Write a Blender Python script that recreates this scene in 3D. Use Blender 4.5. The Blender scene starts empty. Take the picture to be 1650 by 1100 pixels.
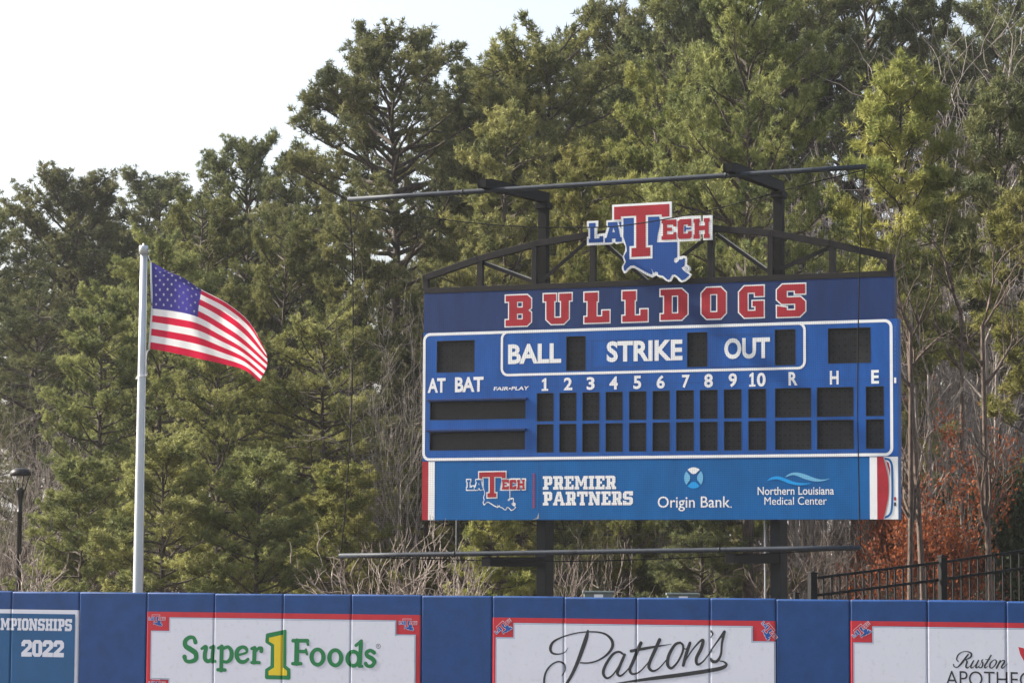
import bpy, bmesh, math, random
import numpy as np
from mathutils import Vector, Matrix
from mathutils.geometry import tessellate_polygon

S = bpy.context.scene
COL = S.collection
R = math.radians

# ------------------------------------------------------------------ camera
F = 4400.0                      # focal length in pixels of the 1650 wide photograph
CAM_Z = 2.96
PITCH = math.atan(358 / F)
cam_d = bpy.data.cameras.new('camera')
cam = bpy.data.objects.new('camera', cam_d)
COL.objects.link(cam)
cam_d.sensor_width = 36.0
cam_d.lens = F / 1650 * 36.0
cam_d.clip_start = 0.5
cam_d.clip_end = 3000
CM = (Matrix.Translation((0, 0, CAM_Z)) @ Matrix.Rotation(R(90) + PITCH, 4, 'X') @ Matrix.Rotation(0.0053, 4, 'Z'))
cam.matrix_world = CM
S.camera = cam

# ------------------------------------------------------------------ light
SUN_EL, SUN_AZ = R(36), R(-73)          # azimuth from +Y towards +X
w = bpy.data.worlds.new('World')
S.world = w
w.use_nodes = True
nt = w.node_tree
nt.nodes.clear()
sky = nt.nodes.new('ShaderNodeTexSky')
sky.sky_type = 'NISHITA'
sky.sun_disc = False
sky.sun_elevation = SUN_EL
sky.sun_rotation = SUN_AZ
sky.air_density = 1.0
sky.dust_density = 4.0
sky.ozone_density = 1.0
hs = nt.nodes.new('ShaderNodeHueSaturation')
hs.inputs['Saturation'].default_value = 0.62
bg = nt.nodes.new('ShaderNodeBackground')
bg.inputs['Strength'].default_value = 0.13
wo = nt.nodes.new('ShaderNodeOutputWorld')
nt.links.new(sky.outputs[0], hs.inputs['Color'])
nt.links.new(hs.outputs[0], bg.inputs['Color'])
nt.links.new(bg.outputs[0], wo.inputs['Surface'])
sun_d = bpy.data.lights.new('sun', 'SUN')
sun_d.energy = 5.0
sun_d.angle = R(1.5)
sun_d.color = (1.0, 0.93, 0.80)
sun = bpy.data.objects.new('sun', sun_d)
COL.objects.link(sun)
to_sun = Vector((math.sin(SUN_AZ) * math.cos(SUN_EL), math.cos(SUN_AZ) * math.cos(SUN_EL), math.sin(SUN_EL)))
sun.rotation_euler = to_sun.to_track_quat('Z', 'Y').to_euler()
S.view_settings.view_transform = 'Standard'
S.view_settings.look = 'None'
S.view_settings.gamma = 1
S.view_settings.exposure = 1.16
S.cycles.max_bounces = 6
S.cycles.transparent_max_bounces = 16
S.cycles.sample_clamp_indirect = 6

# ------------------------------------------------------------------ thin bright winter haze
def make_haze(density):
    b = bmesh.new()
    bmesh.ops.create_cube(b, size=1.0)
    for v in b.verts:
        v.co = Vector((v.co.x * 2600, 900 + v.co.y * 2400, -1 + (v.co.z + .5) * 47))
    me = bpy.data.meshes.new('haze')
    b.to_mesh(me)
    b.free()
    m = bpy.data.materials.new('haze_air')
    m.use_nodes = True
    n = m.node_tree.nodes
    n.clear()
    v = n.new('ShaderNodeVolumePrincipled')
    v.inputs['Color'].default_value = (0.93, 0.95, 1.0, 1)
    v.inputs['Density'].default_value = density
    v.inputs['Anisotropy'].default_value = 0.35
    o = n.new('ShaderNodeOutputMaterial')
    m.node_tree.links.new(v.outputs[0], o.inputs['Volume'])
    me.materials.append(m)
    h = bpy.data.objects.new('haze', me)
    COL.objects.link(h)
    h['kind'] = 'stuff'
    h['label'] = 'thin pale winter haze hanging in the air before the far pines'
    h['category'] = 'haze'


make_haze(0.00020)

# ------------------------------------------------------------------ picture <-> place
CAM_O = Vector((0, 0, CAM_Z))
CR = CM.to_3x3()


def ray(px, py):
    return CR @ Vector(((px - 825) / F, -(py - 550) / F, -1.0))


def at(px, py, depth):
    d = ray(px, py)
    return CAM_O + d * (depth / d.y)


class Frame:
    """an upright plane: x along it, z up, -y towards the field"""

    def __init__(s, x, y, yaw):
        s.o = Vector((x, y, 0))
        s.yaw = yaw
        s.m = Matrix.Translation(s.o) @ Matrix.Rotation(yaw, 4, 'Z')
        s.i = s.m.inverted()

    def __call__(s, px, py, off=0.0):
        o = s.i @ CAM_O
        d = s.i.to_3x3() @ ray(px, py)
        t = (-off - o.y) / d.y
        p = o + d * t
        return (p.x, p.z)


# ------------------------------------------------------------------ object helpers
def tag(o, label=None, cat=None, group=None, kind=None):
    if label: o['label'] = label
    if cat: o['category'] = cat
    if group: o['group'] = group
    if kind: o['kind'] = kind
    return o


def empty(name, loc, rz=0.0):
    o = bpy.data.objects.new(name, None)
    COL.objects.link(o)
    o.location = loc
    o.rotation_euler = (0, 0, rz)
    o.empty_display_size = 0.3
    return o


def link(name, me, parent=None):
    o = bpy.data.objects.new(name, me)
    COL.objects.link(o)
    if parent: o.parent = parent
    return o


def np_mesh(name, V, T, mats, mi=None, smooth=False, n=3):
    V = np.asarray(V, dtype=np.float32)
    T = np.asarray(T, dtype=np.int32)
    me = bpy.data.meshes.new(name)
    me.vertices.add(len(V))
    me.vertices.foreach_set('co', V.ravel())
    me.loops.add(T.size)
    me.loops.foreach_set('vertex_index', T.ravel())
    me.polygons.add(len(T))
    me.polygons.foreach_set('loop_start', np.arange(0, T.size, n, dtype=np.int32))
    me.polygons.foreach_set('loop_total', np.full(len(T), n, dtype=np.int32))
    for m in mats: me.materials.append(m)
    if mi is not None:
        me.polygons.foreach_set('material_index', np.asarray(mi, dtype=np.int32))
    me.polygons.foreach_set('use_smooth', np.full(len(T), smooth, dtype=bool))
    me.update(calc_edges=True)
    return me


class MB:
    """collects boxes, tubes and lathes into one mesh"""

    def __init__(s):
        s.b = bmesh.new()

    def box(s, x0, x1, y0, y1, z0, z1, bevel=0.0, mat=0):
        r = bmesh.ops.create_cube(s.b, size=1.0)
        vs = r['verts']
        for v in vs:
            v.co = Vector((x0 + (v.co.x + .5) * (x1 - x0), y0 + (v.co.y + .5) * (y1 - y0), z0 + (v.co.z + .5) * (z1 - z0)))
        fs = {f for v in vs for f in v.link_faces}
        for f in fs: f.material_index = mat
        if bevel:
            es = list({e for v in vs for e in v.link_edges})
            r = bmesh.ops.bevel(s.b, geom=es, offset=bevel, segments=2, affect='EDGES', profile=0.5)
            for f in r['faces']: f.material_index = mat
        return s

    def beam(s, p0, p1, w_, d_, bevel=0.0, up=None):
        """box from p0 to p1, w_ across (in the x-z plane), d_ along y"""
        p0, p1 = Vector(p0), Vector(p1)
        ax = (p1 - p0)
        L = ax.length
        ax.normalize()
        u = Vector(up) if up else Vector((0, 1, 0))
        c = ax.cross(u).normalized()
        u = c.cross(ax).normalized()
        r = bmesh.ops.create_cube(s.b, size=1.0)
        vs = r['verts']
        for v in vs:
            v.co = p0 + ax * ((v.co.x + .5) * L) + c * (v.co.y * w_) + u * (v.co.z * d_)
        if bevel:
            es = list({e for v in vs for e in v.link_edges})
            bmesh.ops.bevel(s.b, geom=es, offset=bevel, segments=1, affect='EDGES')
        return s

    def tube(s, pts, rad, n=10, cap=True):
        pts = [Vector(p) for p in pts]
        if not hasattr(rad, '__len__'): rad = [rad] * len(pts)
        rings = []
        for i, p in enumerate(pts):
            t = (pts[min(i + 1, len(pts) - 1)] - pts[max(i - 1, 0)]).normalized()
            a = t.cross(Vector((0, 0, 1)))
            if a.length < 1e-3: a = t.cross(Vector((0, 1, 0)))
            a.normalize()
            c = t.cross(a)
            rings.append([s.b.verts.new(p + (a * math.cos(k * 2 * math.pi / n) + c * math.sin(k * 2 * math.pi / n)) * rad[i]) for k in range(n)])
        for i in range(len(rings) - 1):
            for k in range(n):
                f = s.b.faces.new((rings[i][k], rings[i][(k + 1) % n], rings[i + 1][(k + 1) % n], rings[i + 1][k]))
                f.smooth = n > 5
        if cap:
            s.b.faces.new(rings[0][::-1])
            s.b.faces.new(rings[-1])
        return s

    def lathe(s, prof, o=(0, 0, 0), n=24):
        o = Vector(o)
        s.tube([o + Vector((0, 0, z)) for r, z in prof], [max(r, 1e-4) for r, z in prof], n)
        return s

    def build(s, name, mats, parent=None, fix=True):
        if fix: bmesh.ops.recalc_face_normals(s.b, faces=s.b.faces[:])
        me = bpy.data.meshes.new(name)
        s.b.to_mesh(me)
        s.b.free()
        for m in (mats if isinstance(mats, (list, tuple)) else [mats]): me.materials.append(m)
        return link(name, me, parent)


# ------------------------------------------------------------------ materials
def new_mat(name):
    m = bpy.data.materials.new(name)
    m.use_nodes = True
    n = m.node_tree.nodes
    return m, n, m.node_tree.links, n['Principled BSDF']


def simple(name, col, rough=0.6, metal=0.0, var=0.0, scale=3.0, bump=0.0, bscale=20.0, coat=0.0, dirt=None, stretch=None):
    m, n, l, p = new_mat(name)
    p.inputs['Roughness'].default_value = rough
    p.inputs['Metallic'].default_value = metal
    p.inputs['Base Color'].default_value = (*col, 1)
    if max(col) < 0.05 or 'pipe' in name: p.inputs['Specular IOR Level'].default_value = 0.22
    if any(k_ in name for k_ in ('vinyl', 'painted_aluminium', 'print')): p.inputs['Specular IOR Level'].default_value = 0.25
    if coat: p.inputs['Coat Weight'].default_value = coat
    tc = n.new('ShaderNodeTexCoord')
    if var or dirt:
        no = n.new('ShaderNodeTexNoise')
        no.inputs['Scale'].default_value = scale
        no.inputs['Detail'].default_value = 6
        no.inputs['Roughness'].default_value = 0.65
        if stretch:
            mp_ = n.new('ShaderNodeMapping')
            mp_.inputs['Scale'].default_value = stretch
            l.new(tc.outputs['Object'], mp_.inputs['Vector'])
            l.new(mp_.outputs[0], no.inputs['Vector'])
        else:
            l.new(tc.outputs['Object'], no.inputs['Vector'])
        mx = n.new('ShaderNodeMix')
        mx.data_type = 'RGBA'
        a = [c * (1 - var) for c in col]
        b = [min(1, c * (1 + var)) for c in col]
        if dirt: a = dirt
        mx.inputs[6].default_value = (*a, 1)
        mx.inputs[7].default_value = (*b, 1)
        rp = n.new('ShaderNodeMapRange')
        rp.inputs[1].default_value = 0.3 if not dirt else 0.22
        rp.inputs[2].default_value = 0.7 if not dirt else 0.45
        l.new(no.outputs['Fac'], rp.inputs[0])
        l.new(rp.outputs[0], mx.inputs[0])
        l.new(mx.outputs[2], p.inputs['Base Color'])
    if bump:
        nb = n.new('ShaderNodeTexNoise')
        nb.inputs['Scale'].default_value = bscale
        nb.inputs['Detail'].default_value = 4
        l.new(tc.outputs['Object'], nb.inputs['Vector'])
        bp = n.new('ShaderNodeBump')
        bp.inputs['Strength'].default_value = bump
        bp.inputs['Distance'].default_value = 0.02
        l.new(nb.outputs['Fac'], bp.inputs['Height'])
        l.new(bp.outputs[0], p.inputs['Normal'])
    return m


def leaf_mat(name, dark, light, trans=0.35, scale=0.7, vary=0.25):
    m, n, l, p = new_mat(name)
    tc = n.new('ShaderNodeTexCoord')
    no = n.new('ShaderNodeTexNoise')
    no.inputs['Scale'].default_value = scale
    no.inputs['Detail'].default_value = 5
    l.new(tc.outputs['Object'], no.inputs['Vector'])
    rp = n.new('ShaderNodeMapRange')
    rp.inputs[1].default_value = 0.36
    rp.inputs[2].default_value = 0.66
    l.new(no.outputs['Fac'], rp.inputs[0])
    mx = n.new('ShaderNodeMix')
    mx.data_type = 'RGBA'
    mx.inputs[6].default_value = (*dark, 1)
    mx.inputs[7].default_value = (*light, 1)
    l.new(rp.outputs[0], mx.inputs[0])
    oi = n.new('ShaderNodeObjectInfo')
    hv = n.new('ShaderNodeHueSaturation')
    mh = n.new('ShaderNodeMath')
    mh.operation = 'MULTIPLY'
    mh.inputs[1].default_value = 7.31
    mf = n.new('ShaderNodeMath')
    mf.operation = 'FRACT'
    mq = n.new('ShaderNodeMapRange')
    mq.inputs[3].default_value = 0.482
    mq.inputs[4].default_value = 0.508
    l.new(oi.outputs['Random'], mh.inputs[0])
    l.new(mh.outputs[0], mf.inputs[0])
    l.new(mf.outputs[0], mq.inputs[0])
    if 'needle' in name: l.new(mq.outputs[0], hv.inputs['Hue'])
    mr = n.new('ShaderNodeMapRange')
    mr.inputs[3].default_value = 1 - vary
    mr.inputs[4].default_value = 1 + vary
    l.new(oi.outputs['Random'], mr.inputs[0])
    l.new(mr.outputs[0], hv.inputs['Value'])
    l.new(mx.outputs[2], hv.inputs['Color'])
    l.new(hv.outputs[0], p.inputs['Base Color'])
    p.inputs['Roughness'].default_value = 0.7
    p.inputs['Specular IOR Level'].default_value = 0.2
    tr = n.new('ShaderNodeBsdfTranslucent')
    l.new(hv.outputs[0], tr.inputs['Color'])
    ms = n.new('ShaderNodeMixShader')
    ms.inputs[0].default_value = trans
    l.new(p.outputs[0], ms.inputs[1])
    l.new(tr.outputs[0], ms.inputs[2])
    l.new(ms.outputs[0], n['Material Output'].inputs['Surface'])
    return m


def bark_mat(name, dark, light):
    m, n, l, p = new_mat(name)
    tc = n.new('ShaderNodeTexCoord')
    mp = n.new('ShaderNodeMapping')
    mp.inputs['Scale'].default_value = (9, 9, 2.2)
    l.new(tc.outputs['Object'], mp.inputs['Vector'])
    no = n.new('ShaderNodeTexNoise')
    no.inputs['Scale'].default_value = 1.4
    no.inputs['Detail'].default_value = 8
    no.inputs['Roughness'].default_value = 0.7
    l.new(mp.outputs[0], no.inputs['Vector'])
    rp = n.new('ShaderNodeMapRange')
    rp.inputs[1].default_value = 0.35
    rp.inputs[2].default_value = 0.65
    l.new(no.outputs['Fac'], rp.inputs[0])
    mx = n.new('ShaderNodeMix')
    mx.data_type = 'RGBA'
    mx.inputs[6].default_value = (*dark, 1)
    mx.inputs[7].default_value = (*light, 1)
    l.new(rp.outputs[0], mx.inputs[0])
    l.new(mx.outputs[2], p.inputs['Base Color'])
    p.inputs['Roughness'].default_value = 0.9
    bp = n.new('ShaderNodeBump')
    bp.inputs['Strength'].default_value = 0.7
    bp.inputs['Distance'].default_value = 0.04
    l.new(no.outputs['Fac'], bp.inputs['Height'])
    l.new(bp.outputs[0], p.inputs['Normal'])
    return m


def M8(r, g, b):
    f = lambda c: ((c / 255 + 0.055) / 1.055) ** 2.4 if c > 10 else c / 255 / 12.92
    return (f(r), f(g), f(b))


M = {}
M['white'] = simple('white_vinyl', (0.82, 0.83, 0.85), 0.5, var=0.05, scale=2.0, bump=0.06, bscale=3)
M['white_pad'] = simple('white_banner_vinyl', (0.53, 0.555, 0.65), 0.5, var=0.03, scale=11, bump=0.16, bscale=2.2, dirt=(0.45, 0.465, 0.54))  # white greyed and blued to carry the wall's shade; noise adds dirt
M['red'] = simple('red_vinyl', (0.36, 0.018, 0.032), 0.55, var=0.16, scale=2.5)
M['red_pad'] = simple('red_banner_vinyl', (0.42, 0.022, 0.036), 0.55, var=0.1, scale=2.5)
M['navy'] = simple('navy_painted_aluminium', (0.007, 0.029, 0.122), 0.5, var=0.22, scale=2.2, stretch=(1.6, 1, .35), bump=0.04, bscale=2)
M['royal'] = simple('royal_blue_painted_aluminium', (0.007, 0.084, 0.345), 0.45, var=0.20, scale=2.0, stretch=(1.4, 1, .4), bump=0.05, bscale=1.6)
M['royal_dark'] = simple('royal_blue_seam', (0.006, 0.045, 0.19), 0.5)
M['seam_navy'] = simple('navy_joint', (0.004, 0.014, 0.06), 0.6)
M['azure'] = simple('azure_vinyl', (0.001, 0.108, 0.345), 0.4, var=0.16, scale=1.8, stretch=(1.2, 1, .5), bump=0.08, bscale=2.2)
M['pad'] = simple('blue_wall_pad_vinyl', (0.009, 0.047, 0.170), 0.42, var=0.2, scale=3.2, bump=0.22, bscale=3.0)
M['banner_navy'] = simple('navy_banner_vinyl', (0.008, 0.075, 0.20), 0.5, var=0.1, scale=2.2)
M['logo_blue'] = simple('logo_blue_print', (0.010, 0.070, 0.30), 0.5, var=0.08)
M['line_blue'] = simple('thin_line_blue', (0.03, 0.10, 0.24), 0.5)
M['black_panel'] = simple('charcoal_louvre_face', (0.023, 0.024, 0.027), 0.6, var=0.25, scale=9)
M['black_lamp'] = simple('dark_bulb_lens', (0.002, 0.002, 0.003), 0.5)
M['grey_dot'] = simple('pale_grey_led', (0.10, 0.10, 0.11), 0.5)
M['black_steel'] = simple('black_painted_steel', (0.004, 0.004, 0.005), 0.7, var=0.3, scale=6)
M['truss'] = simple('dark_brown_grey_steel', (0.013, 0.011, 0.012), 0.55, var=0.2, scale=5)
M['post'] = simple('weathered_dark_steel', (0.017, 0.020, 0.023), 0.6, var=0.3, scale=3)
M['pipe'] = simple('worn_grey_blue_pipe', (0.022, 0.027, 0.036), 0.55, dirt=(0.007, 0.008, 0.011), scale=4, var=0.5)
M['rope'] = simple('black_net_cord', (0.008, 0.008, 0.009), 0.9)
M['sky_blue'] = simple('pale_blue_print', (0.16, 0.46, 0.72), 0.5)
M['faint_blue'] = simple('faded_blue_print', (0.07, 0.13, 0.36), 0.5)
M['cyan'] = simple('bright_cyan_print', (0.01, 0.33, 0.80), 0.5)
M['green'] = simple('green_print', (0.012, 0.16, 0.055), 0.5, var=0.06)
M['yellow'] = simple('yellow_print', (0.58, 0.44, 0.02), 0.5, var=0.06)
M['ink'] = simple('charcoal_print', (0.028, 0.030, 0.036), 0.5)
M['grey_print'] = simple('grey_vinyl_back', (0.32, 0.33, 0.34), 0.6)
M['alu'] = simple('brushed_aluminium', (0.52, 0.55, 0.60), 0.38, metal=0.45, var=0.06, scale=3)
M['cabinet'] = simple('green_grey_cabinet_paint', (0.13, 0.16, 0.155), 0.5, var=0.12, scale=5)
M['galv'] = simple('galvanised_conduit', (0.36, 0.36, 0.36), 0.5, metal=0.2, var=0.15)
M['lamp_black'] = simple('black_lamp_enamel', (0.018, 0.017, 0.018), 0.4, var=0.2)
M['fence'] = simple('black_powder_coat', (0.006, 0.006, 0.007), 0.65, var=0.2)
M['plywood'] = simple('wall_backing_board', (0.16, 0.15, 0.13), 0.8, var=0.2)
M['bark'] = bark_mat('pine_bark', (0.030, 0.024, 0.020), (0.125, 0.098, 0.082))
M['bark_warm'] = bark_mat('reddish_pine_bark', (0.040, 0.029, 0.024), (0.18, 0.130, 0.105))
M['bark_grey'] = bark_mat('grey_bark', (0.11, 0.095, 0.085), (0.36, 0.31, 0.28))
M['twig'] = bark_mat('pale_twig', (0.17, 0.135, 0.115), (0.38, 0.32, 0.28))
M['brown_twig'] = bark_mat('brown_twig', (0.050, 0.036, 0.030), (0.15, 0.112, 0.092))
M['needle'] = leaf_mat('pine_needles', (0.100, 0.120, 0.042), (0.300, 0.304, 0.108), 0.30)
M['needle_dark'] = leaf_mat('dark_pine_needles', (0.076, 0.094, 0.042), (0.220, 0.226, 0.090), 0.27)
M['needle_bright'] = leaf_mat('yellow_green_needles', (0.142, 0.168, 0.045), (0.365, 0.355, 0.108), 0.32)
M['oak_leaf'] = leaf_mat('russet_oak_leaves', (0.15, 0.036, 0.014), (0.42, 0.125, 0.042), 0.35, 1.2)
M['ever_leaf'] = leaf_mat('dark_evergreen_leaves', (0.032, 0.048, 0.018), (0.075, 0.095, 0.032), 0.25, 1.2)


# flag cloth lets light through
def cloth(name, col):
    m, n, l, p = new_mat(name)
    p.inputs['Base Color'].default_value = (*col, 1)
    p.inputs['Roughness'].default_value = 0.7
    tr = n.new('ShaderNodeBsdfTranslucent')
    tr.inputs['Color'].default_value = (*col, 1)
    ms = n.new('ShaderNodeMixShader')
    ms.inputs[0].default_value = 0.36
    l.new(p.outputs[0], ms.inputs[1])
    l.new(tr.outputs[0], ms.inputs[2])
    l.new(ms.outputs[0], n['Material Output'].inputs['Surface'])
    return m


M['flag_red'] = cloth('flag_red_cloth', (0.62, 0.012, 0.055))
M['flag_white'] = cloth('flag_white_cloth', (0.85, 0.83, 0.84))
M['flag_blue'] = cloth('flag_blue_cloth', (0.055, 0.045, 0.26))


# ------------------------------------------------------------------ flat print layers
def catmull(P, n=10, closed=False):
    P = [np.array(p, float) for p in P]
    N = len(P)
    out = []
    for i in range(N if closed else N - 1):
        if closed:
            p0, p1, p2, p3 = P[(i - 1) % N], P[i], P[(i + 1) % N], P[(i + 2) % N]
        else:
            p0, p1, p2, p3 = P[max(i - 1, 0)], P[i], P[i + 1], P[min(i + 2, N - 1)]
        for k in range(n):
            t = k / n
            out.append(0.5 * ((2 * p1) + (-p0 + p2) * t + (2 * p0 - 5 * p1 + 4 * p2 - p3) * t * t + (-p0 + 3 * p1 - 3 * p2 + p3) * t ** 3))
    if not closed: out.append(P[-1])
    return out


def area(L):
    return 0.5 * sum(L[i][0] * L[(i + 1) % len(L)][1] - L[(i + 1) % len(L)][0] * L[i][1] for i in range(len(L)))


def offset_loop(L, d):
    """mitred offset, outwards for d > 0"""
    if area(L) < 0: L = L[::-1]
    n = len(L)
    out = []
    for i in range(n):
        p0, p1, p2 = Vector(L[i - 1]), Vector(L[i]), Vector(L[(i + 1) % n])
        a = (p1 - p0).normalized()
        b = (p2 - p1).normalized()
        na, nb = Vector((a.y, -a.x)), Vector((b.y, -b.x))
        k = na + nb
        if k.length < 1e-4:
            out.append(tuple(p1 + na * d))
            continue
        k.normalize()
        s_ = d / max(k.dot(na), 0.4)
        out.append(tuple(p1 + k * s_))
    return out


class Print:
    """thin layers of print, in a frame's (x, z); depth d is how far each layer stands proud"""

    def __init__(s):
        s.v, s.f, s.m, s.mats = [], [], [], []

    def _mi(s, mat):
        m = M[mat]
        if m not in s.mats: s.mats.append(m)
        return s.mats.index(m)

    def poly(s, loops, d, mat):
        if not isinstance(loops[0][0], (tuple, list, np.ndarray, Vector)): loops = [loops]
        mi = s._mi(mat)
        flat = [Vector((p[0], p[1], 0)) for L in loops for p in L]
        tris = tessellate_polygon([[Vector((p[0], p[1], 0)) for p in L] for L in loops])
        b = len(s.v)
        s.v += [(p.x, -d, p.y) for p in flat]
        for t in tris:
            a, c, e = (flat[i] for i in t)
            t = tuple(t)
            if (c - a).cross(e - a).z < 0: t = t[::-1]
            s.f.append(tuple(b + i for i in t))
            s.m.append(mi)
        return s

    def rect(s, p0, p1, d, mat):
        (a, b), (c, e) = p0, p1
        return s.poly([(a, b), (c, b), (c, e), (a, e)], d, mat)

    def stroke(s, P, W, d, mat, n=8, closed=False, smooth=True, step=0.000006, cap=True):
        if not hasattr(W, '__len__'): W = [W] * len(P)
        Q = [(p[0], p[1], w_) for p, w_ in zip(P, W)]
        Q = catmull(Q, n, closed) if smooth else [np.array(q, float) for q in Q]
        mi = s._mi(mat)
        N = len(Q)
        b = len(s.v)
        nor = []
        for i in range(N):
            if closed:
                t = Q[(i + 1) % N][:2] - Q[i - 1][:2]
            else:
                t = Q[min(i + 1, N - 1)][:2] - Q[max(i - 1, 0)][:2]
            t = t / max(np.linalg.norm(t), 1e-9)
            nr = np.array((-t[1], t[0]))
            nor.append((t, nr))
            h = max(Q[i][2], 1e-4) / 2
            dd = d + i * step * (0 if closed else 1)
            for sg in (1, -1):
                q = Q[i][:2] + nr * h * sg
                s.v.append((q[0], -dd, q[1]))
        for i in range(N if closed else N - 1):
            j = (i + 1) % N
            s.f.append((b + 2 * i + 1, b + 2 * j + 1, b + 2 * j, b + 2 * i))
            s.m.append(mi)
        if cap and not closed:
            for i, sg in ((0, -1), (N - 1, 1)):
                t, nr = nor[i]
                h = max(Q[i][2], 1e-4) / 2
                c = len(s.v)
                dd = d + i * step
                for k in range(9):
                    a = math.pi * k / 8
                    q = Q[i][:2] + nr * h * math.cos(a) + t * sg * h * math.sin(a)
                    s.v.append((q[0], -dd, q[1]))
                r_ = tuple(range(c, c + 9))
                s.f.append(r_ if sg < 0 else r_[::-1])
                s.m.append(mi)
        return s

    def ring(s, L0, L1, d, mat):
        return s.poly([L0, L1], d, mat)

    def mesh2d(s, V, Fc, d, mat):
        mi = s._mi(mat)
        b = len(s.v)
        s.v += [(p[0], -d, p[1]) for p in V]
        for f in Fc:
            s.f.append(tuple(b + i for i in f))
            s.m.append(mi)
        return s

    def text(s, txt, p0, p1, d, mat, bold=0.0, shear=0.0, space=1.0):
        V, Fc = text_mesh(txt, bold, shear, space)
        x0, x1 = V[:, 0].min(), V[:, 0].max()
        y0, y1 = V[:, 1].min(), V[:, 1].max()
        W = np.empty_like(V)
        W[:, 0] = p0[0] + (V[:, 0] - x0) / (x1 - x0) * (p1[0] - p0[0])
        W[:, 1] = p0[1] + (V[:, 1] - y0) / (y1 - y0) * (p1[1] - p0[1])
        return s.mesh2d(W, Fc, d, mat)

    def bm(s):
        b = bmesh.new()
        vs = [b.verts.new(p) for p in s.v]
        for f, m in zip(s.f, s.m):
            try:
                q = b.faces.new([vs[i] for i in f])
                q.material_index = m
            except ValueError:
                pass
        return b

    def build(s, name, parent, groove=None):
        b = s.bm()
        if groove: groove(b)
        me = bpy.data.meshes.new(name)
        b.to_mesh(me)
        b.free()
        for m in s.mats: me.materials.append(m)
        return link(name, me, parent)


def text_mesh(txt, bold=0.0, shear=0.0, space=1.0):
    cu = bpy.data.curves.new('lettering', 'FONT')
    cu.body = txt
    cu.fill_mode = 'FRONT'
    cu.offset = bold
    cu.shear = shear
    cu.space_character = space
    cu.resolution_u = 4
    o = bpy.data.objects.new('lettering', cu)
    COL.objects.link(o)
    bpy.context.view_layer.update()
    me = bpy.data.meshes.new_from_object(o.evaluated_get(bpy.context.evaluated_depsgraph_get()))
    V = np.array([v.co[:2] for v in me.vertices])
    Fc = [tuple(p.vertices) for p in me.polygons]
    for i, p in enumerate(me.polygons):
        if p.normal.z < 0: Fc[i] = Fc[i][::-1]
    bpy.data.objects.remove(o)
    bpy.data.curves.remove(cu)
    bpy.data.meshes.remove(me)
    return V, Fc


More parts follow.
